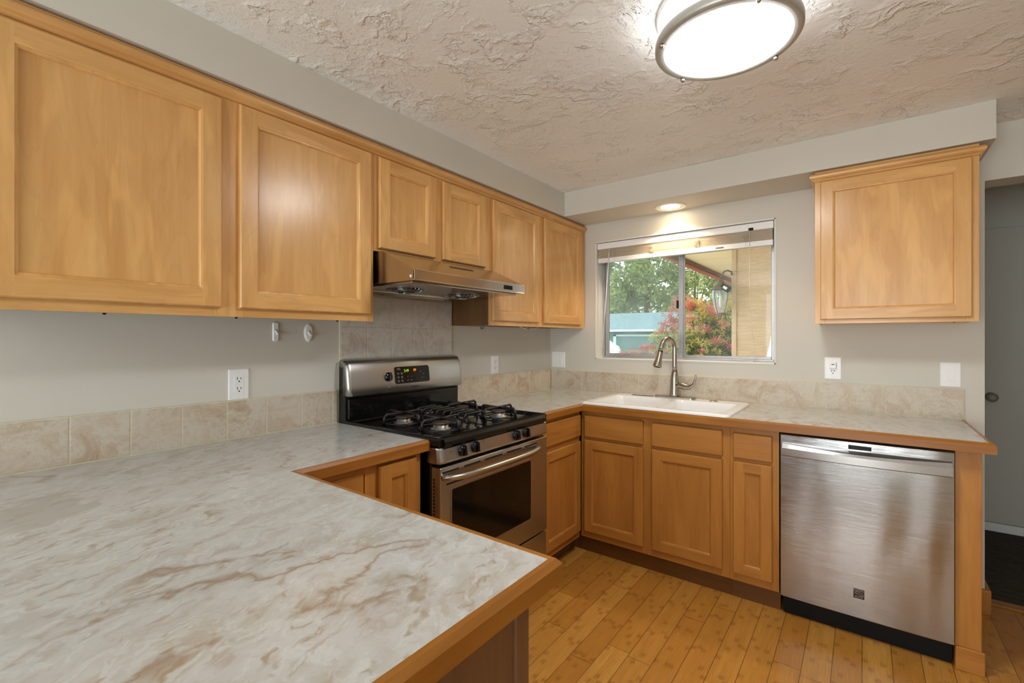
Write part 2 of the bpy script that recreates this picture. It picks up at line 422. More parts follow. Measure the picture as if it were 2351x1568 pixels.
# hall beyond the doorway
bm = new(); box(bm, 2.449, 0.15, -.02, 4.6, 1.5, 0.008)
g = NG('dark_patterned_carpet', 0.95); n1 = g.noise(g.map(g.co(False), (1, 2.2, 1), (0, 0, .6)), 14.0, 5, .7, 1.5)
g.set('Base Color', g.ramp(n1, [(0.4, s(42, 34, 28)), (0.52, s(72, 62, 48)), (0.62, s(52, 42, 36))])); g.bump(g.noise(g.co(False), 500, 2), .5, .003)
struct('floor_carpet', bm, g.m)
bm = new(); box(bm, 2.30, 0.15, 0, 2.449, 1.5, ZC); struct('wall_hall_side', bm, HALLP)
bm = new(); box(bm, 4.5, 0.15, 0, 4.6, 1.5, ZC); struct('wall_hall_end', bm, HALLP)
bm = new(); box(bm, 2.30, 1.34, 0, 4.6, 1.5, ZC); struct('wall_hall_back', bm, HALLP)
bm = new(); box(bm, 2.449, 1.322, 0.008, 4.5, 1.34, 0.066, .004); struct('baseboard_hall', bm, WHITE)
bm = new(); box(bm, DX0, 0.10, 0.0, DX1, 0.16, 0.012, .003); struct('trim_2', bm, NX)     # wooden threshold
bm = new(); box(bm, 2.36, -0.018, 0, DX0 + .02, 0.0, 0.115, .003); box(bm, DX0 + .001, 0, 0, DX0 + .02, 0.14, 0.115, .003); struct('baseboard_back', bm, BX)
# flush hall door with its knob
dr = bpy.data.objects.new('door_1', None); C.objects.link(dr); dr.location = (3.05, 1.33, 0); dr['wc'] = [3.05, 1.33, 0]; dr['kind'] = 'structure'
bm = new(); box(bm, 2.60, 1.318, 0.07, 3.42, 1.34, 2.05, .003); obj('door_leaf', bm, HALLP, dr)
bm = new(); lathe(bm, [(0.030, 0), (0.030, -.006), (0.013, -.012), (0.012, -.035), (0.024, -.042), (0.030, -.055), (0.027, -.068), (0.012, -.075)], (2.672, 1.318, 0.915), 'y', 24)
obj('door_knob', bm, plain('grey_painted_knob', s(138, 134, 126), .4, var=.03), dr)

# ------------------------------------------------------------------ kitchen window
wn = bpy.data.objects.new('window_1', None); C.objects.link(wn); wn.location = (0.98, 0.12, WZ0); wn['wc'] = [0.98, 0.12, WZ0]; wn['kind'] = 'structure'
bm = new()
for a in ((WX0, -.002, WZ0, WX1, .15, WZ0 + .007), (WX0, -.002, WZ1 - .006, WX1, .15, WZ1), (WX0, -.002, WZ0, WX0 + .006, .15, WZ1), (WX1 - .006, -.002, WZ0, WX1, .15, WZ1)):
    box(bm, *a)
obj('reveal_lining', bm, WHITE, wn)
bm = new()
FX0, FX1, FZ0, FZ1 = WX0 + .006, WX1 - .006, WZ0 + .007, WZ1 - .006
def rectframe(bm, x0, x1, z0, z1, y0, y1, w, wb=None, bev=.002):
    wb = wb or w
    box(bm, x0, y0, z0, x0 + w, y1, z1, bev); box(bm, x1 - w, y0, z0, x1, y1, z1, bev)
    box(bm, x0 + w, y0, z0, x1 - w, y1, z0 + wb, bev); box(bm, x0 + w, y0, z1 - w, x1 - w, y1, z1, bev)
rectframe(bm, FX0, FX1, FZ0, FZ1, .108, .15, .016, .014)
obj('window_frame', bm, ALU, wn)
bm = new(); rectframe(bm, 0.420, 1.000, FZ0 + .012, FZ1 - .014, .114, .130, .030, .022)
for q in (.008, .018): box(bm, 0.972 + q, .110, FZ0 + .035, 0.975 + q, .115, FZ1 - .05)
SASH = obj('sliding_sash', bm, ALU, wn)
bm = new(); box(bm, 0.445, .120, FZ0 + .03, 0.975, .124, FZ1 - .04); obj('pane', bm, GLASSH, SASH)
bm = new(); prism(bm, rrect(0.958, 1.515, 0.972, 1.572, .006), lambda u, v, w: (u, .1135 - w, v), 0, .006); obj('sash_latch', bm, BLACKM, SASH)
bm = new(); rectframe(bm, 0.985, FX1 - .012, FZ0 + .012, FZ1 - .014, .130, .146, .022, .018)
SASH2 = obj('fixed_sash', bm, ALU, wn)
bm = new(); box(bm, 1.003, .136, FZ0 + .025, FX1 - .03, .140, FZ1 - .03); obj('pane', bm, GLASS, SASH2)

# raised blind
BLG = NG('blind_ivory_slat', .4); BLG.set('Base Color', s(246, 238, 222)); _t = BLG.add('BsdfTranslucent', {0: s(250, 240, 222)}); _m = BLG.add('MixShader', {0: .65, 1: BLG.b.outputs[0], 2: _t.outputs[0]}); BLG.nt.links.new(_m.outputs[0], BLG.nt.nodes['Material Output'].inputs[0]); BLM = BLG.m; BLW = plain('blind_white_rail', s(240, 240, 240), 0.35, var=.01)
CORD = plain('blind_cord', s(226, 214, 190), 0.8)
t = thing('window_blind', 'raised ivory mini blind bunched at the top of the kitchen window', 'blind', (0.98, .05, 2.0))
bx0, bx1 = WX0 + .010, WX1 - .012
bm = new(); box(bm, bx0, .012, 1.968, bx1, .052, 2.012, .003); obj('head_rail', bm, BLW, t)
bm = new(); box(bm, 1.425, .008, 1.968, 1.452, .013, 1.984, .001); obj('cord_lock', bm, BLACKM, t)
bm = new()
for k in range(16):
    z = 1.9035 + k * 0.0040; j = random.uniform(-.0015, .0015)
    loft(bm, [[(x, .018 + j, z), (x, .033 + j, z + .0018), (x, .048 + j, z), (x, .048 + j, z + .003), (x, .033 + j, z + .0048), (x, .018 + j, z + .003)] for x in (bx0 + .006, bx1 - .006)])
obj('slat_stack', bm, BLM, t)
bm = new(); box(bm, bx0 + .003, .014, 1.868, bx1 - .003, .052, 1.902, .004); obj('bottom_rail', bm, BLW, t)
bm = new(); box(bm, 1.235, .0132, 1.879, 1.283, .0142, 1.888); obj('maker_sticker', bm, plain('brown_sticker', s(130, 96, 66), .5), t)
for cx in (0.542, 0.824, 1.115, 1.406):
    bm = new(); p = []
    rr = random.Random(int(cx * 1000))
    for k in range(46): p.append((cx + rr.uniform(-.024, .024), .010 + rr.uniform(-.005, .003), 1.93 + rr.uniform(-.03, .032)))
    tube(bm, p, .0008, 4); tube(bm, [(cx, .012, 1.9), (cx + .004, .010, 1.885), (cx, .011, 1.872)], .0012, 5); obj('ladder_cord', bm, CORD, t)
bm = new(); tube(bm, [(0.505, .008, 1.972), (0.503, .006, 1.94)], .0015, 6); tube(bm, [(0.503, .006, 1.94), (0.447, .004, 1.188)], [.0035, .0032], 6); obj('tilt_wand', bm, WHITE, t)
bm = new(); tube(bm, [(1.431, .008, 1.97), (1.433, .006, 1.6), (1.447, .003, 1.33), (1.462, .003, 1.20), (1.452, .006, 1.171), (1.41, .010, 1.1675), (1.38, .013, 1.1675), (1.425, .018, 1.168), (1.459, .012, 1.178)], .0016, 6); obj('lift_cord', bm, CORD, t)

# ------------------------------------------------------------------ cabinet doors
def door(name, F, u0, u1, v0, v1, w0, parent, mats, st=0.056, th=0.018, rail=None, rec=0.0105, slab=False):
    """framed door: butt-jointed stiles and rails, an eased outer edge, a small bead and a recessed panel"""
    mH, mV = mats; rail = rail or st; ch = .004
    bm = new()
    R = lambda a, w: [F(u0 + a, v0 + a, w), F(u1 - a, v0 + a, w), F(u1 - a, v1 - a, w), F(u0 + a, v1 - a, w)]
    A = [R(0, w0), R(0, w0 + th - .0055), R(.0015, w0 + th - .003), R(ch, w0 + th)]
    loft(bm, A, True, slab, 0 if slab else 1)
    if slab:
        return obj(name, bm, [mH], parent)
    q = lambda a, b, c, d, mi: setattr(bm.faces.new([bm.verts.new(Vector(F(*p, w0 + th))) for p in (a, b, c, d)]), 'material_index', mi)
    i0, i1, j0, j1 = u0 + st, u1 - st, v0 + rail, v1 - rail
    q((u0 + ch, v0 + ch), (i0, v0 + ch), (i0, v1 - ch), (u0 + ch, v1 - ch), 1); q((i1, v0 + ch), (u1 - ch, v0 + ch), (u1 - ch, v1 - ch), (i1, v1 - ch), 1)
    q((i0, v0 + ch), (i1, v0 + ch), (i1, j0), (i0, j0), 0); q((i0, j1), (i1, j1), (i1, v1 - ch), (i0, v1 - ch), 0)
    I = lambda a, w: [F(i0 + a, j0 + a, w), F(i1 - a, j0 + a, w), F(i1 - a, j1 - a, w), F(i0 + a, j1 - a, w)]
    loft(bm, [I(0, w0 + th), I(.001, w0 + th - .0022), I(.004, w0 + th - .0026), I(.0075, w0 + th - .006), I(.0095, w0 + th - rec), I(.0095, w0 + th - rec - .002)], False, False, 1)
    o = obj(name, bm, [mH, mV], parent, fix=False)
    bm = new(); mbox(bm, F, i0 + .008, j0 + .008, w0 + .002, i1 - .008, j1 - .008, w0 + th - rec)
    obj('panel', bm, mV, o)
    return o
def face_frame(F, parts, parent, mats, w0, th=.019):
    """parts: (u0,u1,v0,v1,vertical)"""
    bm = new()
    for u0, u1, v0, v1, vert in parts: mbox(bm, F, u0, v0, w0, u1, v1, w0 + th, .0008, 1 if vert else 0)
    return obj('face_frame', bm, mats, parent)
def crown(bm, path, side, mi=None):
    sweep(bm, path, [(.0008, 2.104), (.004, 2.104), (.007, 2.108), (.009, 2.113), (.016, 2.118), (.021, 2.124), (.022, 2.131), (.019, 2.138), (.012, 2.143), (.0008, 2.144)], mi, side)

UW = (MY, MZ); Fl = FL(0.286)      # upper units on the range wall; face frame front lands at x .305
ZB, ZT = 1.383, 2.156
# tall pair
t = thing('upper_cabinet', 'long maple wall cabinet with two big panelled doors above the tiled counter edge', 'cabinet', (0.15, -2.46, ZB), 'maple wall cabinets')
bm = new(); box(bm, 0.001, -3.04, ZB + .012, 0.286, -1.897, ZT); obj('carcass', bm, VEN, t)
face_frame(Fl, [(-3.04, -2.995, ZB, ZT, 1), (-2.512, -2.420, ZB, ZT, 1), (-1.925, -1.897, ZB, ZT, 1), (-2.995, -2.512, ZB, ZB + .045, 0), (-2.995, -2.512, 2.07, ZT, 0), (-2.42, -1.925, ZB, ZB + .045, 0), (-2.42, -1.925, 2.07, ZT, 0)], t, UW, 0)
door('door', Fl, -3.012, -2.492, 1.412, 2.094, .0195, t, UW); door('door', Fl, -2.438, -1.918, 1.412, 2.098, .0195, t, UW)
for y, x in ((-2.78, .29), (-2.44, .297), (-2.06, .293)):
    bm = new(); lathe(bm, [(.0045, 0), (.0045, -.003), (.001, -.005)], (x, y, ZB - .0005), 'z', 10); obj('screw', bm, BLACKM, t)
# short pair over the hood
ZB2 = 1.688
t = thing('upper_cabinet', 'short maple wall cabinet with two doors directly above the steel range hood', 'cabinet', (0.15, -1.5, ZB2), 'maple wall cabinets')
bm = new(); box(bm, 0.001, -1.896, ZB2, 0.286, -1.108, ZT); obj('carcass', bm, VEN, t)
face_frame(Fl, [(-1.896, -1.868, ZB2, ZT, 1), (-1.55, -1.487, ZB2, ZT, 1), (-1.16, -1.108, ZB2, ZT, 1), (-1.868, -1.55, ZB2, ZB2 + .03, 0), (-1.868, -1.55, 2.07, ZT, 0), (-1.487, -1.16, ZB2, ZB2 + .03, 0), (-1.487, -1.16, 2.07, ZT, 0)], t, UW, 0)
door('door', Fl, -1.876, -1.543, 1.701, 2.096, .0195, t, UW, st=.054); door('door', Fl, -1.495, -1.168, 1.701, 2.092, .0195, t, UW, st=.054)
# corner pair
t = thing('upper_cabinet', 'maple wall cabinet with two narrow doors between the hood and the window wall', 'cabinet', (0.15, -.55, ZB), 'maple wall cabinets')
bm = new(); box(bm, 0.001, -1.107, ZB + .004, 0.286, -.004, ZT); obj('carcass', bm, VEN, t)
face_frame(Fl, [(-1.107, -1.075, ZB, ZT, 1), (-.65, -.56, ZB, ZT, 1), (-.075, -.004, ZB, ZT, 1), (-1.075, -.65, ZB, ZB + .04, 0), (-1.075, -.65, 2.08, ZT, 0), (-.56, -.075, ZB, ZB + .04, 0), (-.56, -.075, 2.08, ZT, 0)], t, UW, 0)
door('door', Fl, -1.103, -.634, 1.410, 2.096, .0195, t, UW, st=.054); door('door', Fl, -.573, -.072, 1.408, 2.100, .0195, t, UW, st=.054)
for y in (-.98, -.60):
    pass
bm = new(); crown(bm, [(.305, -3.05), (.305, -.002)], 1); tag(obj('crown_moulding', bm, MY), 'long maple crown strip along the top of the range wall cabinets', 'moulding')
# single unit beside the doorway
Fr = FB(-.286); BW = (MX, MZ)
t = thing('upper_cabinet', 'single door maple wall cabinet hanging alone between window and doorway', 'cabinet', (2.088, -.15, 1.385), 'maple wall cabinets')
bm = new(); box(bm, 1.790, -.286, 1.388, 2.386, -.001, ZT); obj('carcass', bm, MZ, t)
face_frame(Fr, [(1.789, 1.832, 1.384, ZT, 1), (2.345, 2.387, 1.384, ZT, 1), (1.832, 2.345, 1.384, 1.42, 0), (1.832, 2.345, 2.08, ZT, 0)], t, BW, 0)
door('door', Fr, 1.813, 2.364, 1.404, 2.100, .0195, t, BW, st=.052)
for x in (1.815, 2.31):
    bm = new(); lathe(bm, [(.004, 0), (.004, -.003), (.001, -.005)], (x, -.28, 1.3835), 'z', 8); obj('screw', bm, NICKEL, t)
bm = new(); crown(bm, [(1.789, -.002), (1.789, -.305), (2.387, -.305), (2.387, -.002)], 1)
obj('crown', bm, MX, t)

# ------------------------------------------------------------------ base cabinets
ZK = 0.874
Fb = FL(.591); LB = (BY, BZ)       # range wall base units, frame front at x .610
t = thing('base_cabinet', 'maple base cabinet with drawer and door filling the corner beside the range', 'cabinet', (.3, -.86, 0), 'maple base cabinets')
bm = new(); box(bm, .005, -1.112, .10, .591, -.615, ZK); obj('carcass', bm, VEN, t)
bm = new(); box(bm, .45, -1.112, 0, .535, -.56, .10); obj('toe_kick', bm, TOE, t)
face_frame(Fb, [(-1.112, -1.06, .105, ZK, 1), (-.66, -.632, .105, ZK, 1), (-1.06, -.66, .105, .16, 0), (-1.06, -.66, .69, .73, 0), (-1.06, -.66, .84, ZK, 0)], t, LB, 0)
door('drawer_front', Fb, -1.056, -.646, .722, .848, .0195, t, LB, slab=True)
door('door', Fb, -1.056, -.646, .148, .690, .0195, t, LB, st=.052)
t = thing('base_cabinet', 'maple base cabinet tucked in the inner corner between peninsula and range', 'cabinet', (.3, -2.1, 0), 'maple base cabinets')
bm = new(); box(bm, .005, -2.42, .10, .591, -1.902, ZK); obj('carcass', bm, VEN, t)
bm = new(); box(bm, .45, -2.42, 0, .535, -1.902, .10); obj('toe_kick', bm, TOE, t)
face_frame(Fb, [(-1.925, -1.902, .105, ZK, 1), (-2.155, -2.10, .105, ZK, 1), (-2.42, -2.40, .105, ZK, 1), (-2.10, -1.925, .105, .16, 0), (-2.10, -1.925, .845, ZK, 0), (-2.40, -2.155, .105, .16, 0), (-2.40, -2.155, .84, ZK, 0)], t, LB, 0)
door('door', Fb, -2.105, -1.932, .145, .858, .0195, t, LB, st=.050)
door('corner_door', Fb, -2.398, -2.158, .145, .850, .004, t, LB, st=.055, rec=.014)
# sink unit and narrow drawer unit on the window wall
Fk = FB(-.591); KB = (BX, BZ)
t = thing('base_cabinet', 'wide maple sink cabinet with two doors under two false drawer fronts', 'cabinet', (1.03, -.3, 0), 'maple base cabinets')
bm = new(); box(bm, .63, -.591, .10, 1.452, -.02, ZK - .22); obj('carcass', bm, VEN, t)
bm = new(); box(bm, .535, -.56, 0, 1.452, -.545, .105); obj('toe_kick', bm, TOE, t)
face_frame(Fk, [(.612, .652, .105, ZK, 1), (.995, 1.065, .105, ZK, 1), (1.41, 1.452, .105, ZK, 1)] + [(a, b, c, d, 0) for a, b in ((.652, .995), (1.065, 1.41)) for c, d in ((.105, .16), (.695, .735), (.842, ZK))], t, KB, 0)
door('drawer_front', Fk, .640, 1.005, .716, .848, .0195, t, KB, slab=True); door('drawer_front', Fk, 1.055, 1.419, .716, .846, .0195, t, KB, slab=True)
door('door', Fk, .638, 1.005, .146, .698, .0195, t, KB, st=.050); door('door', Fk, 1.055, 1.419, .146, .698, .0195, t, KB, st=.052)
t = thing('base_cabinet', 'narrow maple base cabinet with one drawer squeezed beside the dishwasher', 'cabinet', (1.56, -.3, 0), 'maple base cabinets')
bm = new(); box(bm, 1.455, -.591, .10, 1.665, -.02, ZK); obj('carcass', bm, VEN, t)
bm = new(); box(bm, 1.453, -.562, 0, 1.668, -.545, .105); obj('toe_kick', bm, TOE, t)
face_frame(Fk, [(1.453, 1.482, .105, ZK, 1), (1.632, 1.668, .105, ZK, 1), (1.482, 1.632, .105, .16, 0), (1.482, 1.632, .695, .735, 0), (1.482, 1.632, .842, ZK, 0)], t, KB, 0)
door('drawer_front', Fk, 1.469, 1.641, .718, .842, .0195, t, KB, slab=True); door('door', Fk, 1.469, 1.641, .146, .700, .0195, t, KB, st=.046)
# end panel by the doorway
t = thing('end_panel', 'upright maple end post at the doorway end of the dishwasher run', 'panel', (2.315, -.3, 0))
bm = new(); box(bm, 2.277, -.590, 0.001, 2.354, -.002, ZK - .001, .002); obj('post', bm, BZ, t)
bm = new(); box(bm, 2.277, -.600, 0.0, 2.362, -.590, 0.092, .003); obj('base_shoe', bm, BX, t)
# peninsula
t = thing('peninsula_cabinet', 'brown veneered peninsula cabinet under the near countertop', 'cabinet', (.95, -2.8, 0))
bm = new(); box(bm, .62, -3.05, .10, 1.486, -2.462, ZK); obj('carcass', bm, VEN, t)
bm = new(); box(bm, 1.486, -3.05, 0.0, 1.498, -2.478, ZK, .001); obj('end_veneer', bm, PENW, t)
bm = new(); box(bm, 1.480, -2.478, 0.0, 1.504, -2.440, ZK, .0015); obj('corner_stile', bm, PENW, t)
bm = new(); box(bm, .62, -2.462, .105, 1.48, -2.443, ZK, .001); obj('face_frame', bm, BX, t)
Fp = lambda u, v, w: (u, -2.443 + w, v)
for a, b in ((.66, 1.05), (1.08, 1.455)): door('door', Fp, a, b, .146, .85, .0005, t, KB)
bm = new(); box(bm, .62, -2.9, 0, 1.44, -2.51, .10); obj('toe_kick', bm, TOE, t)

# ------------------------------------------------------------------ countertops
ZT0, ZT1 = .874, .914
NOSE = [(-.019, ZT0), (0, ZT0), (0, ZT1 - .009), (-.0085, ZT1 + .0005), (-.019, ZT1 + .0005)]
def nose(path, mis): bm = new(); sweep(bm, path, NOSE, mis, 1); return bm
PX, PY = 1.552, -3.42
t = thing('countertop', 'marble pattern laminate peninsula countertop with wood edge in the foreground', 'countertop', (.9, -2.7, ZT0))
bm = new(); box(bm, .002, PY, ZT0, .622, -1.881, ZT1); box(bm, .622, PY, ZT0, PX - .0185, -2.420, ZT1); obj('laminate_top', bm, LAM, t)
bm = nose([(PX, PY), (PX, -2.402), (.640, -2.402), (.640, -1.8795)][::-1], [1, 0, 1][::-1])
bm.free(); bm = new(); sweep(bm, [(.640, -1.8795), (.640, -2.402), (PX, -2.402), (PX, PY)], NOSE, [1, 0, 1], -1); obj('wood_edge', bm, [NX, NY], t)
t = thing('countertop', 'marble pattern laminate countertop running from range past sink over dishwasher', 'countertop', (1.2, -.3, ZT0))
CX1, CY = 2.386, -.651
SX0, SX1, SY0, SY1 = .640, 1.432, -.622, -.105      # sink cut-out
bm = new()
for a in ((.002, -1.1175, .622, CY), (.002, CY, SX0, -.002), (SX1, CY + .0185, CX1 - .0185, -.002), (SX0, SY1, SX1, -.002), (SX0, CY + .0185, SX1, SY0)):
    box(bm, a[0], a[1], ZT0, a[2], a[3], ZT1)
obj('laminate_top', bm, LAM, t)
bm = new(); sweep(bm, [(.640, -1.1180), (.640, CY), (CX1, CY), (CX1, -.003)], NOSE, [1, 0, 1], 1); obj('wood_edge', bm, [NX, NY], t)

# ------------------------------------------------------------------ tile splashbacks
def tiles(F, us, v0, v1, bm, gap=.004):
    for a, b in zip(us, us[1:]): mbox(bm, F, a + gap / 2, v0, .004, b - gap / 2, v1, .0095, .0015)
Fwl = FL(0.0); Fwb = FB(0.0)
ZB0, ZB1 = .9175, 1.064
t = thing('tile_splashback', 'row of tan tiles along the range wall behind the peninsula counter', 'splashback', (0, -2.6, ZT1))
us = [-1.8805, -1.905, -2.055, -2.206, -2.356, -2.506, -2.654, -2.806, -2.958, -3.11, -3.26, -3.41][::-1]
bm = new(); tiles(Fwl, us, ZB0, ZB1, bm); obj('tile_row', bm, TILE, t)
bm = new(); mbox(bm, Fwl, -3.42, ZT1, .0002, -1.8805, ZB1 + .003, .0082); obj('grout', bm, GROUT, t)
t = thing('tile_splashback', 'row of tan tiles on the range wall between range and corner', 'splashback', (0, -.55, ZT1))
us = [-1.117, -1.052, -.902, -.752, -.602, -.452, -.302, -.152, -.011]
bm = new(); tiles(Fwl, us, ZB0, ZB1, bm); obj('tile_row', bm, TILE, t)
bm = new(); mbox(bm, Fwl, -1.117, ZT1, .0002, -.011, ZB1 + .003, .0082); obj('grout', bm, GROUT, t)
t = thing('tile_splashback', 'row of tan tiles below the window behind the sink', 'splashback', (1.2, 0, ZT1))
us = [.010, .136, .287, .439, .589, .735, .881, 1.030, 1.180, 1.331, 1.480, 1.631, 1.781, 1.931, 2.080, 2.228, 2.377]
bm = new(); tiles(Fwb, us, ZB0, ZB1 - .003, bm); obj('tile_row', bm, TILE, t)
bm = new(); mbox(bm, Fwb, .010, ZT1, .0002, 2.378, ZB1, .0082); obj('grout', bm, GROUT, t)
t = thing('tile_splashback', 'grey stone tile panel on the wall between range and hood', 'splashback', (0, -1.49, ZT1))
us = [-1.8775, -1.863, -1.716, -1.566, -1.416, -1.269, -1.119][::1]
bm = new()
for v0, v1 in ((.92, 1.061), (1.065, 1.208), (1.212, 1.365), (1.369, 1.519)): tiles(Fwl, [-1.863, -1.716, -1.566, -1.416, -1.269, -1.119], v0, v1, bm)
obj('tile_field', bm, TILE2, t)
bm = new(); mbox(bm, Fwl, -1.866, .915, .0002, -1.1175, 1.522, .0082); obj('grout', bm, GROUT, t)
bm = new(); mbox(bm, Fwl, -1.866, 1.523, .0002, -1.125, 1.60, .009, .001); obj('top_strip', bm, TILE, t)

# ------------------------------------------------------------------ sink and faucet
t = thing('kitchen_sink', 'white double bowl drop-in sink set in the countertop under the window', 'sink', (1.03, -.36, .914))
sx0, sx1, sy0, sy1 = .618, 1.455, -.645, -.082
zt = .9285
def ring(x0, y0, x1, y1, r, z): return [(a, b, z) for a, b in rrect(x0, y0, x1, y1, r, 5)]
bm = new()
bowls = ((.668, -.598, 1.018, -.205), (1.062, -.598, 1.408, -.205))
# deck outer skin
loft(bm, [ring(sx0, sy0, sx1, sy1, .03, .9145), ring(sx0 + .001, sy0 + .001, sx1 - .001, sy1 - .001, .03, .9215), ring(sx0 + .006, sy0 + .006, sx1 - .006, sy1 - .006, .028, .9270), ring(sx0 + .016, sy0 + .016, sx1 - .016, sy1 - .016, .024, zt)], False, False, 0, True)
# deck top: strips round the two bowl mouths
x_in0, x_in1, y_in0, y_in1 = sx0 + .016, sx1 - .016, sy0 + .016, sy1 - .016
for a in ((x_in0, y_in0, x_in1, -.598), (x_in0, -.205, x_in1, y_in1), (x_in0, -.598, .668, -.205), (1.018, -.598, 1.062, -.205), (1.408, -.598, x_in1, -.205)):
    bm.faces.new([bm.verts.new((a[0], a[1], zt)), bm.verts.new((a[2], a[1], zt)), bm.verts.new((a[2], a[3], zt)), bm.verts.new((a[0], a[3], zt))])
for b in bowls:
    sq = [(b[0], b[1], zt), (b[2], b[1], zt), (b[2], b[3], zt), (b[0], b[3], zt)]
    R0 = ring(b[0], b[1], b[2], b[3], .0005, zt)
    loft(bm, [R0, ring(b[0], b[1], b[2], b[3], .045, zt - .0002), ring(b[0] + .004, b[1] + .004, b[2] - .004, b[3] - .004, .043, zt - .006), ring(b[0] + .010, b[1] + .010, b[2] - .010, b[3] - .010, .04, zt - .04), ring(b[0] + .02, b[1] + .02, b[2] - .02, b[3] - .02, .05, zt - .175), ring(b[0] + .05, b[1] + .05, b[2] - .05, b[3] - .05, .05, zt - .195)], False, True, 0, True)
obj('basin', bm, PORC, t, fix=False)
for b in bowls:
    bm = new(); lathe(bm, [(.045, 0), (.045, .003), (.036, .004), (.03, .001), (.002, .001)], ((b[0] + b[2]) / 2, (b[1] + b[3]) / 2, zt - .1955), 'z', 24); obj('drain', bm, NICKEL, t)
bm = new(); box(bm, .742, -.152, zt - .001, .886, -.126, zt + .0015, .001); obj('deck_slot', bm, BLACKM, t)
bm = new(); lathe(bm, [(.024, 0), (.024, .002), (.020, .004), (.001, .0045)], (1.262, -.148, zt), 'z', 24); obj('hole_cover', bm, NICKEL, t)

fx, fy = 1.022, -.128
t = thing('faucet', 'brushed nickel gooseneck pull-down faucet standing on the white sink', 'faucet', (fx, fy, zt))
bm = new(); P = rrect(fx - .128, fy - .030, fx + .132, fy + .030, .0295, 6)
loft(bm, [[(a, b, zt) for a, b in P], [(a, b, zt + .007) for a, b in P], [(fx + (a - fx) * .97, fy + (b - fy) * .93, zt + .011) for a, b in P]], smooth=False); obj('base_plate', bm, NICKEL, t)
bm = new(); lathe(bm, [(.032, .010), (.031, .02), (.0285, .07), (.026, .12), (.0215, .155), (.0155, .180)], (fx, fy, zt), 'z', 28); obj('body', bm, NICKEL, t)
ang = Vector((-.62, -.78, 0)).normalized()      # spout reaches toward the bowls and a little to the corner
pts = [(fx, fy, zt + .17), (fx, fy, zt + .20), (fx, fy, 1.225)]
Rg = .047; cz = 1.245
for k in range(0, 15):
    a = PI * k / 14 * 0.93; d = Rg - Rg * math.cos(a)
    pts.append((fx + ang.x * d * 1.02, fy + ang.y * d * 1.02, cz + .062 * math.sin(a)))
e = Vector(pts[-1]); dirn = (Vector(pts[-1]) - Vector(pts[-2])).normalized()
bm = new(); tube(bm, pts + [tuple(e + dirn * .03)], [.0155] * 3 + [.0150] * 16, 16); obj('spout', bm, NICKEL, t)
h0 = e + dirn * .03; hd = Vector((ang.x * .25, ang.y * .25, -1)).normalized()
bm = new(); tube(bm, [h0, h0 + hd * .006], .0155, 16); sh = obj('joint_ring', bm, BLACKM, t)
bm = new(); tube(bm, [h0 + hd * .006, h0 + hd * .012, h0 + hd * .06, h0 + hd * .095, h0 + hd * .103], [.0155, .0165, .0215, .0275, .0265], 20); sh = obj('spray_head', bm, NICKEL, t)
bm = new(); tube(bm, [h0 + hd * .102, h0 + hd * .107], [.021, .018], 18); obj('nozzle', bm, BLACKM, sh)
lv = Vector((.94, -.25, 0)).normalized()
def lp(d, z): return (fx + lv.x * d, fy + lv.y * d, zt + z)
bm = new(); tube(bm, [lp(.01, .085), lp(.04, .083), (lp(.062, .080)), lp(.085, .076), lp(.105, .077), lp(.122, .086), lp(.134, .102), lp(.141, .125), lp(.145, .150), lp(.146, .158)], [.020, .021, .021, .018, .015, .0115, .0085, .0065, .005, .003], 14)
obj('handle', bm, NICKEL, t)

# ------------------------------------------------------------------ range
RY0, RY1 = -1.8755, -1.1195; RM = (RY0 + RY1) / 2
t = thing('gas_range', 'freestanding gas range with black cooktop and steel oven door between counters', 'range', (.35, RM, 0))
bm = new(); box(bm, .02, RY0, .03, .64, RY1, .905, .003); obj('body', bm, BLACK, t)
bm = new()
# black cooktop tray with raised rim and rounded front nose
XF = .700
loft(bm, [[(.05, y, .905), (.05, y, .921), (.085, y, .921), (.098, y, .915), (.60, y, .915), (.63, y, .918), (.668, y, .925), (.688, y, .921), (XF - .002, y, .908), (XF, y, .894), (XF - .006, y, .886), (.60, y, .886)] for y in (RY0 + .02, RY1 - .02)], smooth=False)
for y0, y1 in ((RY0 - .004, RY0 + .022), (RY1 - .022, RY1 + .004)):
    box(bm, .05, y0, .890, XF - .012, y1, .926, .008, seg=3)
obj('cooktop', bm, BLACK, t)
# backguard
Fg = lambda u, v, w: (w, u, v)
bm = new(); box(bm, .012, RY0, .90, .062, RY1, 1.205, .004); obj('backguard_body', bm, BLACK, t)
bm = new(); box(bm, .058, RY0 + .012, .925, .074, RY1 - .012, 1.028, .006); box(bm, .058, RY0, .912, .10, RY1, .928, .006)
obj('backguard_apron', bm, BLACK, t)
prof = [(.050, 1.036), (.094, 1.036), (.099, 1.042), (.096, 1.09), (.088, 1.15), (.080, 1.185), (.070, 1.201), (.055, 1.209), (.034, 1.212), (.020, 1.211), (.020, 1.19), (.050, 1.18)]
loops = []
for y, ins in ((RY0 - .003, .016), (RY0 + .001, .007), (RY0 + .008, .002), (RY0 + .018, 0), (RY1 - .018, 0), (RY1 - .008, .002), (RY1 - .001, .007), (RY1 + .003, .016)):
    loops.append([(max(.018, x - ins) if x > .052 else x, y, z - (ins * .6 if z > 1.17 else -ins * .5 if z < 1.04 else 0)) for x, z in prof])
bm = new(); loft(bm, loops, True, True, 0, False)
for f in bm.faces: f.smooth = True
bg_ = obj('backguard_panel', bm, STEEL, t)
def onpanel(z):        # front surface of the panel, slanted
    a = [(1.042, .099), (1.09, .096), (1.15, .088), (1.185, .080)]
    for (z0, x0), (z1, x1) in zip(a, a[1:]):
        if z <= z1: return x0 + (x1 - x0) * (z - z0) / (z1 - z0)
    return .08
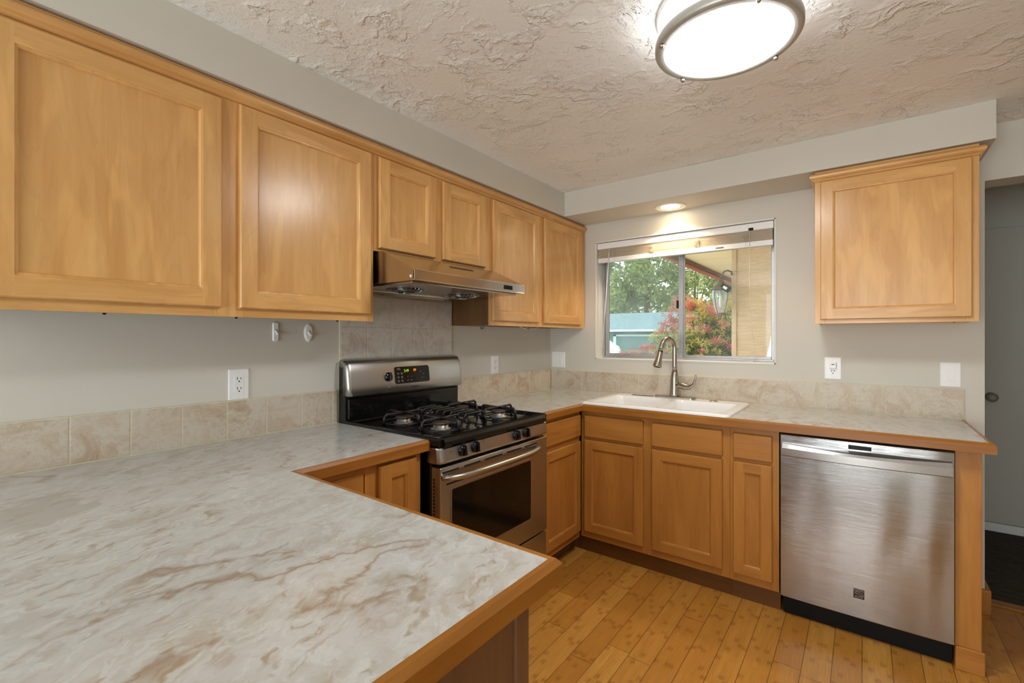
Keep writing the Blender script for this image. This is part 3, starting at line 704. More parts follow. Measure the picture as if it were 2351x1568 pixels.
bm = new(); P = rrect(-1.612, 1.078, -1.378, 1.164, .012)
loft(bm, [[(onpanel(v) - .003, u, v) for u, v in P], [(onpanel(v) + .0012, u, v) for u, v in P]]); dsp = obj('display', bm, DARKGLASS, t)
tilt = math.radians(90 - 7)
def ptext(name, body, size, y, z, mat, par, **k): return text(name, body, size, (onpanel(z) + .0016, y, z), (tilt, 0, PI / 2), mat, par, **k)
ptext('clock_digits', '2:49', .020, -1.535, 1.142, LEDG, dsp, sx=.95)
ptext('display_letters', 'PF', .020, -1.478, 1.142, LEDO, dsp)
PADM = plain('grey_print', s(88, 88, 90), .4)
for r_ in range(3):
    for c_ in range(2):
        bm = new(); y, z = -1.590 + c_ * .024, 1.130 - r_ * .019
        prism(bm, rrect(y - .007, z - .006, y + .007, z + .006, .003), lambda u, v, w: (onpanel(v) + .0012 + w, u, v), 0, .0006)
        obj('touch_pad', bm, PADM, dsp)
bm = new()
for y, z, w_ in ((-1.585, 1.155, .02), (-1.583, 1.150, .026), (-1.528, 1.112, .006), (-1.503, 1.112, .006), (-1.530, 1.093, .010), (-1.505, 1.093, .010), (-1.44, 1.135, .008), (-1.42, 1.12, .008), (-1.43, 1.10, .010)):
    bm = new(); mbox(bm, lambda u, v, w: (onpanel(z) + .0012 + w, u, v), y - w_ / 2, z - .0012, 0, y + w_ / 2, z + .0012, .0005); obj('printed_mark', bm, INKP, dsp)
ptext('script_name', 'Frigidaire', .015, -1.485, 1.058, INK, t, shear=.35)
def knob(c, tiltx, name='knob', r=.023, par=None):
    bm = new(); c = Vector(c)
    prof = [(r, 0), (r, .006), (r * .94, .010), (r * .80, .013), (r * .2, .014)]
    lathe(bm, prof, (0, 0, 0), 'x', 24)
    # grip ridge with its pointer
    loft(bm, [[(h, -.006 * q, -r * .92 * q), (h, .006 * q, -r * .92 * q), (h, .0045 * q, r * 1.05 * q), (h, -.0045 * q, r * 1.05 * q)] for h, q in ((.010, 1), (.024, .86), (.026, .78))])
    R = Matrix.Rotation(tiltx, 4, 'Y')
    for v in bm.verts: v.co = c + (R @ v.co)
    return obj(name, bm, BLACK, par or t)
knob((onpanel(1.118) + .0005, -1.652, 1.118), -math.radians(7), r=.022)
for y, z, w_, h_ in ((-1.6655, 1.150, .003, .004), (-1.650, 1.071, .014, .002), (-1.650, 1.065, .011, .002)):
    bm = new(); mbox(bm, lambda u, v, w: (onpanel(z) + w, u, v), y - w_ / 2, z - h_ / 2, 0, y + w_ / 2, z + h_ / 2, .0005); obj('printed_mark', bm, INKP, t)
# burners and grates
GZ = .915
for bx_ in (.262, .512):
    for by_ in (RM - .200, RM + .200):
        bm = new(); lathe(bm, [(.046, 0), (.044, .004), (.034, .006), (.033, .020), (.029, .022)], (bx_, by_, GZ), 'z', 28); b_ = obj('burner', bm, BURN, t)
        bm = new(); lathe(bm, [(.030, .0215), (.036, .0225), (.037, .028), (.034, .031), (.001, .032)], (bx_, by_, GZ), 'z', 28); obj('burner_cap', bm, CAPM, b_)
        bm = new(); zt_ = GZ + .049
        for dx, dy in ((1, 0), (-1, 0), (0, 1), (0, -1)):
            o_ = .108
            pts = [(bx_ + dx * o_, by_ + dy * o_, GZ + .002), (bx_ + dx * o_, by_ + dy * o_, zt_ - .010), (bx_ + dx * (o_ - .010), by_ + dy * (o_ - .010), zt_), (bx_ + dx * .004, by_ + dy * .004, zt_ - .003)]
            tube(bm, pts, .0062, 8)
        rp = [(bx_ + .094 * math.cos(a), by_ + .094 * math.sin(a), GZ + .006) for a in [2 * PI * k / 24 for k in range(25)]]
        tube(bm, rp, .004, 6, caps=False)
        obj('grate', bm, IRON, t)
bm = new()
for k in range(8):
    x = .205 + k * .046
    tube(bm, [(x, RM - .066, GZ + .022), (x, RM - .064, GZ + .038), (x, RM - .056, GZ + .046), (x, RM + .056, GZ + .046), (x, RM + .064, GZ + .038), (x, RM + .066, GZ + .022)], .0052, 8)
for y in (RM - .066, RM + .066): tube(bm, [(.19, y, GZ + .003), (.195, y, GZ + .022), (.54, y, GZ + .022), (.545, y, GZ + .003)], .005, 8)
obj('centre_grate', bm, IRON, t)
bm = new(); lathe(bm, [(.052, 0), (.050, .006), (.03, .009), (.028, .014), (.001, .015)], (.39, RM, GZ), 'z', 28); obj('centre_burner', bm, BURN, t)
# control panel, door, drawer
bm = new()
cpp = [(.62, .884), (.686, .885), (.692, .880), (.697, .834), (.695, .826), (.688, .824), (.62, .824)]
loops = [[(x - (i if x > .65 else 0), y, z) for x, z in cpp] for y, i in ((RY0 - .002, .02), (RY0 + .002, .008), (RY0 + .010, .002), (RY0 + .02, 0), (RY1 - .02, 0), (RY1 - .010, .002), (RY1 - .002, .008), (RY1 + .002, .02))]
loft(bm, loops, True, True)
obj('control_panel', bm, STEEL, t)
for y in (-1.755, -1.678, -1.392, -1.315): knob((.6935, y, .858), math.radians(-4), r=.0225)
for y, z, w_, h_ in ((-1.802, .863, .003, .004), (-1.818, .866, .014, .0015), (-1.816, .860, .010, .0015), (-1.638, .872, .003, .004), (-1.622, .879, .036, .0015), (-1.624, .873, .012, .0015), (-1.622, .867, .010, .0015), (-1.433, .862, .003, .004), (-1.448, .872, .032, .0015), (-1.445, .866, .012, .0015), (-1.445, .860, .012, .0015), (-1.278, .868, .003, .004), (-1.268, .874, .024, .0015), (-1.264, .868, .010, .0015)):
    bm = new(); mbox(bm, lambda u, v, w: (.6915 + (.880 - v) * .1 + w, u, v), y - w_ / 2, z - h_ / 2, -.002, y + w_ / 2, z + h_ / 2, .0008); obj('printed_mark', bm, INK, t)
DXF = .692
bm = new(); box(bm, .64, RY0 + .002, .335, DXF, RY1 - .002, .810, .004, seg=3); dr_ = obj('oven_door', bm, STEEL, t)
bm = new()
w0, w1, z0, z1 = -1.812, -1.268, .432, .716
P0 = rrect(w0 - .008, z0 - .008, w1 + .008, z1 + .008, .012); P1 = rrect(w0, z0, w1, z1, .008)
loft(bm, [[(DXF - .004, u, v) for u, v in P0], [(DXF + .0022, u, v) for u, v in P0], [(DXF + .0014, u, v) for u, v in P1], [(DXF - .003, u, v) for u, v in P1]], False, False); obj('window_bezel', bm, STEEL, dr_)
bm = new(); mbox(bm, FL(DXF), w0, z0, -.002, w1, z1, .0006); obj('oven_glass', bm, DARKGLASS, dr_)
bm = new()
for a, b in ((-1.865, -1.772), (-1.742, -1.640), (-1.612, -1.490), (-1.458, -1.345), (-1.320, -1.215)):
    prism(bm, rrect(a, .787, b, .794, .0034), FL(DXF), -.002, .0007)
for a, b in ((-1.842, -1.735), (-1.29, -1.232)): prism(bm, rrect(a, .738, b, .745, .0034), FL(DXF), -.002, .0007)
obj('vent_slots', bm, DARK, dr_)
bm = new()
for k in range(26): box(bm, .652, RY0 + .001, .42 + k * .0135, .660, RY0 + .0035, .428 + k * .0135)
obj('side_vents', bm, DARK, dr_)
bm = new(); hp = []
for k in range(25):
    f = k / 24; hp.append((DXF + .004 + .052 * (1 - (2 * f - 1) ** 4) ** .8 if 0 < k < 24 else DXF + .002, -1.868 + f * .665, .772))
rad = [.008, .012, .0135] + [.0140] * 19 + [.0135, .012, .008]
tube(bm, hp, rad, 14, squash=1.15); obj('handle', bm, NICKEL, dr_)
bm = new(); box(bm, .62, RY0 + .003, .06, DXF - .004, RY1 - .003, .325, .004); obj('drawer', bm, STEEL, t)
bm = new(); box(bm, .05, RY0 + .03, .0, .60, RY1 - .03, .06); obj('plinth', bm, BLACKM, t)

# ------------------------------------------------------------------ range hood
t = thing('range_hood', 'stainless under-cabinet range hood below the short wall cabinet', 'hood', (.27, RM, 1.55))
HY0, HY1 = -1.882, -1.128
Fh = lambda u, v, w: (u, w, v)
bm = new()
prism(bm, [(.012, 1.60), (.012, 1.686), (.335, 1.686), (.36, 1.678), (.548, 1.590), (.550, 1.588), (.550, 1.549), (.546, 1.546), (.012, 1.546)], Fh, HY0, HY1)
obj('canopy', bm, STEELH, t)
bm = new()
for z0, z1, x in ((1.585, 1.590, .5525), (1.5455, 1.5495, .5525)): box(bm, .545, HY0 - .001, z0, x, HY1 + .001, z1, .0008)
for y in (HY0, HY1 - .004): box(bm, .545, y, 1.546, .5525, y + .004, 1.590, .0008)
obj('lip_trim', bm, plain('bright_steel', s(214, 212, 208), .14, 1.0, var=.02), t)
bm = new(); box(bm, .03, HY0 + .02, 1.526, .075, HY1 - .02, 1.547, .010, seg=3); box(bm, .06, HY0 + .01, 1.530, .12, HY1 - .01, 1.55, .01, seg=3); obj('rear_grease_rail', bm, STEELH, t)
bm = new(); box(bm, .10, HY0 + .02, 1.538, .515, HY1 - .02, 1.5465, .003); obj('underside', bm, STEELH, t)
for y in (RM - .19, RM + .19):
    bm = new(); c0 = Vector((.27, y, 1.540))
    for r_ in (.04, .062, .084): tube(bm, [(c0.x + r_ * math.cos(a), c0.y + r_ * math.sin(a), c0.z - .016 + r_ * .12) for a in [2 * PI * k / 28 for k in range(29)]], .0014, 5, caps=False)
    for k in range(28):
        a = 2 * PI * k / 28; tube(bm, [(c0.x + .03 * math.cos(a), c0.y + .03 * math.sin(a), c0.z - .016), (c0.x + .075 * math.cos(a), c0.y + .075 * math.sin(a), c0.z - .010), (c0.x + .098 * math.cos(a), c0.y + .098 * math.sin(a), c0.z)], .0012, 4)
    lathe(bm, [(.034, -.018), (.030, -.022), (.001, -.023)], c0, 'z', 20)
    fg = obj('fan_guard', bm, plain('chrome_wire', s(190, 190, 188), .2, 1.0) if y < RM else bpy.data.materials['chrome_wire'], t)
    bm = new(); lathe(bm, [(.092, .0), (.092, -.002), (.001, -.002)], (c0.x, c0.y, 1.5385), 'z', 24); obj('fan_opening', bm, DARK, fg)
bm = new()
for k in range(3): box(bm, .549, -1.296 + k * .0225, 1.558, .5545, -1.277 + k * .0225, 1.578, .002)
obj('switches', bm, BLACKM, t)
bm = new()
for k in range(13):
    y = -1.55 + k * .0128
    loft(bm, [[(.430, y, 1.6463), (.430, y + .006, 1.6463), (.414, y + .010, 1.6538), (.414, y + .004, 1.6538)], [(.4303, y, 1.6471), (.4303, y + .006, 1.6471), (.4143, y + .010, 1.6546), (.4143, y + .004, 1.6546)]])
obj('vent_slots', bm, DARK, t)
bm = new(); lathe(bm, [(.0075, 0), (.006, -.003), (.001, -.004)], (.532, HY0, 1.562), 'y', 14); obj('rivet', bm, WHITE, t)

# ------------------------------------------------------------------ dishwasher
t = thing('dishwasher', 'stainless steel dishwasher between narrow base cabinet and maple end post', 'dishwasher', (1.973, -.3, 0))
FD = FB(-.60)
bm = new(); box(bm, 1.670, -.600, .10, 2.276, -.03, .866); obj('tub_shell', bm, BLACKM, t)
bm = new()
N = 24; loops = []
for i in range(N + 1):
    f = i / N; u = 1.676 + f * .596
    w = .022 + .0045 * math.sin(PI * f)
    e_ = .003 if 0 < i < N else .006
    loops.append([FD(u, .100, 0), FD(u, .100, w - e_), FD(u, .103, w), FD(u, .858, w), FD(u, .863, w - e_), FD(u, .863, 0)])
loft(bm, loops, True, True); dd = obj('door', bm, STEELDW, t)
bm = new(); loops = []
for i in range(N + 1):
    f = i / N; u = 1.684 + f * .582; bow = .020 + .020 * math.sin(PI * f)
    drop = .006 * math.sin(PI * f)
    loops.append([FD(u, .763 - 0 + drop * 0, .012), FD(u, .764, .022 + bow - .006), FD(u, .768, .022 + bow), FD(u, .800, .022 + bow), FD(u, .810 + .010 * (1 - math.sin(PI * f)), .022 + bow - .010), FD(u, .826, .018)])
loft(bm, loops, True, True); obj('handle', bm, STEEL, dd)
bm = new(); mbox(bm, FD, 1.934, .828, .020, 2.014, .846, .0275); obj('status_window', bm, DARKGLASS, dd)
bm = new(); box(bm, 1.680, -.565, 0.0, 2.272, -.50, .098); obj('kick_plate', bm, BLACKM, t)
bm = new(); mbox(bm, FD, 1.952, .186, .022, 1.990, .230, .0285, .002); bd = obj('badge', bm, plain('badge_dark', s(58, 54, 50), .3, .6), dd)
yb = -.60 - .0287
text('badge_name', 'KENMORE', .0078, (1.971, yb, .221), (PI / 2, 0, 0), NICKEL, bd, ext=.0004)
text('badge_word', 'ELITE', .0092, (1.971, yb, .1945), (PI / 2, 0, 0), NICKEL, bd, ext=.0004, sx=1.25)
bm = new()
for z, p in ((.212, 0), (.205, .6)): tube(bm, [(1.954 + .034 * k / 12, yb, z + .004 * math.sin(p + k / 12 * 5)) for k in range(13)], .0008, 5)
box(bm, 1.953, yb - .0006, .2275, 1.989, yb + .001, .2295); obj('badge_wave', bm, NICKEL, bd)

# ------------------------------------------------------------------ electrical plates
def plate(F, u, v, w_=.077, h_=.122, par=None):
    bm = new(); P = rrect(u - w_ / 2, v - h_ / 2, u + w_ / 2, v + h_ / 2, .004, 3); Q = rrect(u - w_ / 2 + .004, v - h_ / 2 + .004, u + w_ / 2 - .004, v + h_ / 2 - .004, .003, 3)
    loft(bm, [[F(a, b, 0.0004) for a, b in P], [F(a, b, .003) for a, b in P], [F(a, b, .0055) for a, b in Q]]); return bm
def outlet(F, u, v, label, loc):
    t = thing('wall_outlet', label, 'outlet', loc, 'white wall outlets')
    obj('cover_plate', plate(F, u, v), PLATE, t)
    bm = new(); prism(bm, rrect(u - .0168, v - .0335, u + .0168, v + .0335, .002, 3), F, .004, .0068); rc = obj('receptacle', bm, PLATE, t)
    bm = new()
    for dv in (.0195, -.0195):
        mbox(bm, F, u - .0075, v + dv - .0005, .0062, u - .0050, v + dv + .009, .0071); mbox(bm, F, u + .0050, v + dv + .0005, .0062, u + .0075, v + dv + .008, .0071)
        prism(bm, [(u + .0028 * math.cos(a), v + dv - .0075 + .003 * math.sin(a)) for a in [2 * PI * k / 10 for k in range(10)]], F, .0062, .0071)
    obj('slots', bm, DARK, rc)
    for dv in (.048, -.048):
        bm = new(); prism(bm, [(u + .003 * math.cos(a), v + dv + .003 * math.sin(a)) for a in [2 * PI * k / 10 for k in range(10)]], F, .0052, .0062); obj('plate_screw', bm, WHITE, t)
    return t
outlet(Fwl, -2.311, 1.128, 'white wall outlet over the peninsula end of the counter, under long cabinet', (0, -2.311, 1.128))
outlet(Fwl, -.700, 1.132, 'small looking white wall outlet on the range wall near the corner', (0, -.700, 1.132))
ot = outlet(Fwb, 1.852, 1.144, 'white wall outlet holding a plugged-in charger beside the window', (1.852, 0, 1.144))
t = thing('usb_charger', 'small white USB charger plugged into the outlet beside the window', 'charger', (1.852, -.02, 1.16))
bm = new(); box(bm, 1.836, -.031, 1.143, 1.868, -.0073, 1.178, .004, seg=3); obj('charger_body', bm, PLATE, t)
bm = new(); box(bm, 1.846, -.0318, 1.164, 1.860, -.0305, 1.168); obj('usb_port', bm, DARK, t)
def switch(F, u, v, n, label, loc):
    t = thing('light_switch', label, 'switch', loc, 'white rocker light switches')
    obj('cover_plate', plate(F, u, v, .077 if n == 1 else .117), PLATE, t)
    for k in range(n):
        uu = u + (k - (n - 1) / 2) * .046
        bm = new(); prism(bm, rrect(uu - .0172, v - .0338, uu + .0172, v + .0338, .002, 3), F, .004, .0060)
        loft(bm, [[F(uu - .0135, v - .029, .005), F(uu + .0135, v - .029, .005), F(uu + .0135, v + .029, .005), F(uu - .0135, v + .029, .005)], [F(uu - .013, v - .0285, .0095), F(uu + .013, v - .0285, .0095), F(uu + .013, v + .0285, .0068), F(uu - .013, v + .0285, .0068)]])
        obj('rocker', bm, PLATE, t)
        for dv in (.048, -.048):
            bm = new(); prism(bm, [(uu + .003 * math.cos(a), v + dv + .003 * math.sin(a)) for a in [2 * PI * q / 10 for q in range(10)]], F, .0052, .0062); obj('plate_screw', bm, WHITE, t)
switch(Fwb, .076, 1.142, 2, 'white double rocker switch in the corner by the window', (.076, 0, 1.142))
switch(Fwb, 2.329, 1.131, 1, 'white single rocker switch near the doorway above the counter end', (2.329, 0, 1.131))
# adhesive hooks
t = thing('wall_hook', 'white oblong adhesive hook under the long wall cabinet', 'hook', (0, -2.166, 1.338), 'white adhesive hooks')
bm = new(); P = rrect(-2.178, 1.298, -2.154, 1.379, .007, 4); loft(bm, [[(.0005, u, v) for u, v in P], [(.004, u, v) for u, v in P], [(.007, -2.166 + (u + 2.166) * .8, 1.338 + (v - 1.338) * .94) for u, v in P]]); obj('back_plate', bm, PLATE, t)
bm = new(); tube(bm, [(.004, -2.166, 1.345), (.014, -2.166, 1.335), (.020, -2.166, 1.328), (.024, -2.166, 1.333)], [.006, .005, .004, .003], 10); obj('peg', bm, PLATE, t)
t = thing('wall_hook', 'white oval pointed adhesive hook nearer the range', 'hook', (0, -2.020, 1.334), 'white adhesive hooks')
bm = new(); P = [(-2.020 + .020 * math.cos(a), 1.338 + (.038 * math.sin(a) if math.sin(a) > 0 else .044 * math.sin(a) * (1 if abs(math.cos(a)) > .3 else 1.0))) for a in [2 * PI * k / 28 for k in range(28)]]
loft(bm, [[(.0005, u, v) for u, v in P], [(.004, u, v) for u, v in P], [(.008, -2.020 + (u + 2.020) * .75, 1.338 + (v - 1.338) * .8) for u, v in P]]); obj('back_plate', bm, PLATE, t)
bm = new(); tube(bm, [(.005, -2.020, 1.342), (.016, -2.020, 1.330), (.021, -2.020, 1.322), (.025, -2.020, 1.328)], [.006, .005, .004, .003], 10); obj('peg', bm, PLATE, t)
# clear cord clips under the corner cabinet
for nm, lab, y, x, ex in (('cord_clip', 'tiny clear plastic clip under the corner wall cabinet beside the hood', -1.06, .20, 0), ('cord_clip', 'clear plastic clip with loose cord loop under the corner wall cabinet', -.66, .25, 1)):
    t = thing(nm, lab, 'clip', (x, y, 1.386), 'clear clips under the corner cabinet')
    bm = new(); box(bm, x - .010, y - .010, 1.366, x + .010, y + .010, 1.3865, .005, seg=3); obj('clip_body', bm, CLEARP, t)
    bm = new(); lathe(bm, [(.004, 0), (.006, -.006), (.004, -.010), (.001, -.011)], (x, y, 1.366), 'z', 12); obj('clip_screw', bm, NICKEL, t)
    if ex:
        bm = new(); tube(bm, [(x, y - .10, 1.386), (x, y - .05, 1.374), (x, y, 1.363), (x, y + .06, 1.370), (x, y + .12, 1.386)], .002, 6); obj('cord', bm, PLATE, t)

# ------------------------------------------------------------------ lamps
lx, ly = 1.650, -1.600
t = thing('ceiling_lamp', 'round flush ceiling lamp with nickel ring and glowing white diffuser', 'lamp', (lx, ly, ZC))
bm = new(); lathe(bm, [(.203, -.0005), (.203, -.014), (.196, -.020), (.18, -.022)], (lx, ly, ZC), 'z', 64); obj('ceiling_pan', bm, WHITE, t)
bm = new(); lathe(bm, [(.188, -.016), (.194, -.022), (.196, -.045), (.194, -.075), (.188, -.082)], (lx, ly, ZC), 'z', 64, caps=False); obj('drum_shade', bm, DRUM, t)
bm = new(); lathe(bm, [(.180, -.086), (.204, -.084), (.2065, -.090), (.2065, -.108), (.203, -.113), (.181, -.114), (.179, -.110), (.180, -.086)], (lx, ly, ZC), 'z', 72, caps=False); obj('trim_ring', bm, plain('satin_nickel_paint', s(186, 184, 178), .38, .35, var=.03), t)
bm = new(); lathe(bm, [(.1795, -.106), (.176, -.111), (.12, -.115), (.001, -.117)], (lx, ly, ZC), 'z', 64, caps=False); obj('diffuser', bm, DIFF, t)
for a in (.95, 2.55, 3.8, 5.35):
    bm = new(); c0 = Vector((lx + .196 * math.cos(a), ly + .196 * math.sin(a), ZC))
    tube(bm, [(c0.x, c0.y, ZC - .112), (c0.x, c0.y, ZC - .120), (c0.x, c0.y, ZC - .126)], [.006, .0075, .004], 10); obj('clip', bm, NICKEL, t)
cx_, cy__ = 0.992, -.120
t = thing('recessed_lamp', 'warm recessed downlight in the soffit over the sink window', 'lamp', (cx_, cy__, ZS))
bm = new(); lathe(bm, [(.098, -.0005), (.098, -.004), (.094, -.006), (.076, -.005), (.074, -.001)], (cx_, cy__, ZS), 'z', 48, caps=False); obj('trim_ring', bm, WHITE, t)
bm = new(); lathe(bm, [(.075, -.0055), (.072, -.0030), (.060, -.0022)], (cx_, cy__, ZS), 'z', 48, caps=False); obj('baffle', bm, plain('cream_baffle', s(246, 222, 190), .5), t)
bm = new(); lathe(bm, [(.060, -.0022), (.001, -.0018)], (cx_, cy__, ZS), 'z', 40, caps=False); obj('bulb_face', bm, CANL, t)
l = bpy.data.lights.new('downlight_beam', 'SPOT'); l.energy = 26; l.color = (1, .80, .56); l.spot_size = math.radians(125); l.spot_blend = .5; l.shadow_soft_size = .05
o = bpy.data.objects.new('downlight_beam', l); o.location = (cx_, cy__, ZS - .012); C.objects.link(o)

# ------------------------------------------------------------------ outside the window
GND = -.45
bm = new(); loft(bm, [[(x, .6, GND - .2), (x, .6, GND), (x, 7, GND), (x, 11, -.1), (x, 90, -.1), (x, 90, GND - .2)] for x in (-60, 30)]); struct('ground_outside', bm, plain('driveway', s(150, 150, 146), .9, var=.1, scale=3))
# siding wing with its porch eave
SIDE = NG('shingle_siding', .8); co = SIDE.co(False)
nz = SIDE.noise(SIDE.map(co, (1, 1, 9)), 9.0, 4, .6, .8); gr = SIDE.noise(SIDE.map(co, (14, 14, .5)), 8.0, 2)
SIDE.set('Base Color', SIDE.ramp(nz, [(.35, s(198, 172, 138)), (.65, s(216, 192, 158))])); SIDE.bump(SIDE.M('ADD', nz, SIDE.M('MULTIPLY', gr, .4)), .55, .006)
t = thing('siding_wing', 'tan shingle clad wing of the house standing across the porch outside', 'house wing', (1.7, 1.9, GND))
bm = new()
z = GND; k = 0
edges = [GND, .15, .452, .756, 1.058, 1.358, 1.66, 1.962, 2.26]
for a, b in zip(edges, edges[1:]):
    loft(bm, [[(1.0, 1.80, a), (1.0, 1.806, b), (1.0, 1.95, b), (1.0, 1.95, a)], [(2.29, 1.80, a), (2.29, 1.806, b), (2.29, 1.95, b), (2.29, 1.95, a)]])
obj('shingle_courses', bm, SIDE.m, t)
bm = new()
for a, b in zip(edges, edges[1:]): box(bm, .957, 1.792, a + .001, 1.0, 3.6, b - .001, .002)
obj('corner_board', bm, plain('corner_board_paint', s(200, 176, 142), .7), t)
SOF = NG('porch_soffit', .8); x_ = SOF.add('SeparateXYZ', {0: SOF.co(False)}).outputs[1]
SOF.set('Base Color', SOF.ramp(SOF.M('FRACT', SOF.M('DIVIDE', x_, .6)), [(0, s(190, 172, 120)), (.02, s(240, 226, 180)), (.98, s(240, 226, 180)), (1.0, s(190, 172, 120))]))
t = thing('porch_eave', 'cream porch soffit with red-brown fascia board beyond the window', 'eave', (1.2, 4, 2.26))
bm = new(); box(bm, .30, .16, 2.262, 2.29, 9.0, 2.30); obj('soffit_board', bm, SOF.m, t)
bm = new(); box(bm, .225, .16, 2.185, .27, 9.0, 2.36); obj('fascia', bm, plain('red_brown_fascia', s(176, 106, 74), .6), t)
bm = new(); box(bm, .27, .16, 2.215, .30, 9.0, 2.34); obj('fascia_shade_band', bm, plain('painted_shade_brown', s(104, 72, 52), .7), t)  # dark strip standing in for the shadow along the fascia top
# lantern
BRZ = plain('weathered_bronze', s(112, 100, 82), .5, .3, var=.15)
lx2, ly2 = .878, 1.70
t = thing('porch_lantern', 'bronze porch lantern with clear glass hanging from a curved arm outside', 'lantern', (lx2, ly2, 1.5))
K = 1.03
bm = new(); tube(bm, [(lx2, ly2, 1.895), (lx2 + .008, ly2, 1.915), (lx2 + .03, ly2, 1.955), (lx2 + .06, ly2 + .01, 1.965), (lx2 + .085, ly2 + .05, 1.955), (.957, 1.797, 1.93)], .008, 8); tube(bm, [(lx2 - .025, ly2, 1.925), (lx2 - .01, ly2, 1.925), (lx2 + .004, ly2, 1.908)], .005, 6)
obj('bracket_arm', bm, BRZ, t)
bm = new(); lathe(bm, [(.006, .40), (.010, .385), (.022, .375), (.030, .355), (.034, .350), (.040, .335), (.048, .325), (.060, .318), (.070, .306), (.092, .290), (.094, .284), (.086, .280), (.080, .278)], (lx2, ly2, 1.505), 'z', 32); obj('cap', bm, BRZ, t)
bm = new(); lathe(bm, [(.070, .278), (.078, .25), (.074, .19), (.060, .11), (.042, .055), (.036, .045)], (lx2, ly2, 1.505), 'z', 28, caps=False); obj('glass_globe', bm, LANTG, t)
bm = new()
for k in range(4):
    a = PI / 4 + k * PI / 2 + .3; cs, sn = math.cos(a), math.sin(a)
    tube(bm, [(lx2 + r_ * cs, ly2 + r_ * sn, 1.505 + h_) for r_, h_ in ((.080, .28), (.082, .25), (.078, .19), (.064, .11), (.044, .05))], .004, 6)
obj('cage_ribs', bm, BRZ, t)
bm = new(); lathe(bm, [(.036, .05), (.044, .048), (.044, .042), (.02, .034), (.010, .02), (.008, .012), (.010, .005), (.002, 0)], (lx2, ly2, 1.505), 'z', 24); obj('finial', bm, BRZ, t)
bm = new(); lathe(bm, [(.012, .27), (.012, .20), (.016, .19), (.016, .12), (.004, .10)], (lx2, ly2, 1.505), 'z', 14); obj('bulb', bm, plain('frosted_bulb', s(236, 236, 230), .3), t)
bm = new(); box(bm, -.045, -.02, -.028, .045, .02, .028, .006); R = Matrix.Rotation(.6, 4, 'Y')
for v in bm.verts: v.co = R @ v.co + Vector((.935, 1.64, 1.79))
sn_ = obj('motion_sensor', bm, BLACKM, t)
bm = new(); box(bm, -.02, -.0225, -.012, .02, -.019, .012)
for v in bm.verts: v.co = R @ v.co + Vector((.935, 1.64, 1.79))
obj('sensor_label', bm, WHITE, sn_)

# garage across the street
TEAL = NG('teal_lap_siding', .8); zc = TEAL.add('SeparateXYZ', {0: TEAL.co(False)}).outputs[2]
TEAL.set('Base Color', TEAL.ramp(TEAL.M('FRACT', TEAL.M('DIVIDE', zc, .16)), [(0, s(66, 92, 92)), (.12, s(96, 126, 126)), (1, s(100, 132, 132))]))
SHG = NG('grey_blue_shingles', .9); n_ = SHG.noise(SHG.map(SHG.co(False), (1, 1, 4)), 5.0, 5, .7); SHG.set('Base Color', SHG.ramp(n_, [(.35, s(92, 114, 122)), (.65, s(126, 148, 155))]))
TRIM = plain('pale_green_trim', s(206, 224, 220), .6)
t = thing('garage', 'low teal garage with grey-blue roof across the street', 'garage', (-8, 24, GND))
bm = new(); box(bm, -16.0, 22.2, GND, -1.0, 28, 1.62); obj('wall', bm, TEAL.m, t)
bm = new(); loft(bm, [[(x, 21.7, 1.72), (x, 24.6, 2.86), (x, 28.6, 1.72), (x, 28.6, 1.66), (x, 21.7, 1.66)] for x in (-16.6, -.5)]); obj('roof', bm, SHG.m, t)
bm = new(); box(bm, -16.6, 21.62, 1.66, -.5, 21.70, 1.78); obj('gutter', bm, TRIM, t)
bm = new(); box(bm, -9.7, 22.10, GND, -9.52, 22.2, 1.50); box(bm, -9.7, 22.10, 1.40, -4.6, 22.2, 1.50); box(bm, -4.7, 22.10, GND, -4.52, 22.2, 1.50); gd = obj('garage_door_trim', bm, TRIM, t)
bm = new(); box(bm, -9.52, 22.14, GND, -4.7, 22.21, 1.40); obj('garage_door', bm, TEAL.m, t)
# white car
CARW = plain('white_car_paint', s(226, 232, 232), .2, var=.02)
t = thing('car', 'white van parked before the teal garage, only its nose showing', 'car', (-6.6, 12.5, -.1))
bm = new()
prof = [(-4.76, .25), (-4.74, .6), (-4.77, .92), (-4.84, 1.08), (-5.02, 1.17), (-5.75, 1.74), (-6.2, 1.84), (-8.9, 1.80), (-9.15, 1.1), (-9.2, .25)]
L = []
for y, q in ((12.0, .03), (12.05, 0), (12.9, 0), (13.75, 0), (13.8, .03)):
    L.append([(x - .75 - (q if x > -7 else -q), y + (.16 if h > 1.4 and y < 12.5 else -.16 if h > 1.4 and y > 13.2 else 0), -.1 + h) for x, h in prof])
loft(bm, L, True, True, 0, True); obj('body', bm, CARW, t)
bm = new(); prism(bm, [(-5.13, 1.18), (-5.80, 1.68), (-8.5, 1.70), (-8.6, 1.18)], lambda u, v, w: (u - .75, 12.06 + w + (v - 1.1) * .19, v - .1), -.02, 0); obj('side_window', bm, DARKGLASS, t)
bm = new(); prism(bm, [(12.2, 1.2), (13.6, 1.2), (13.5, 1.68), (12.3, 1.68)], lambda u, v, w: (-5.80 - (v - 1.17) * 1.28 + w, u, v - .1), 0, .012); obj('windscreen', bm, DARKGLASS, t)
for x in (-6.25, -8.95):
    for y in (12.02, 13.6):
        bm = new(); lathe(bm, [(.20, 0), (.31, .01), (.32, .05), (.32, .17), (.30, .2), (.18, .2)], (x, y - .04, -.1 + .32), 'y', 28); w_ = obj('wheel', bm, BLACKM, t)
        bm = new(); lathe(bm, [(.02, -.004), (.19, -.002), (.20, .01)], (x, y - .04, -.1 + .32), 'y', 20); obj('hub_cap', bm, NICKEL, w_)
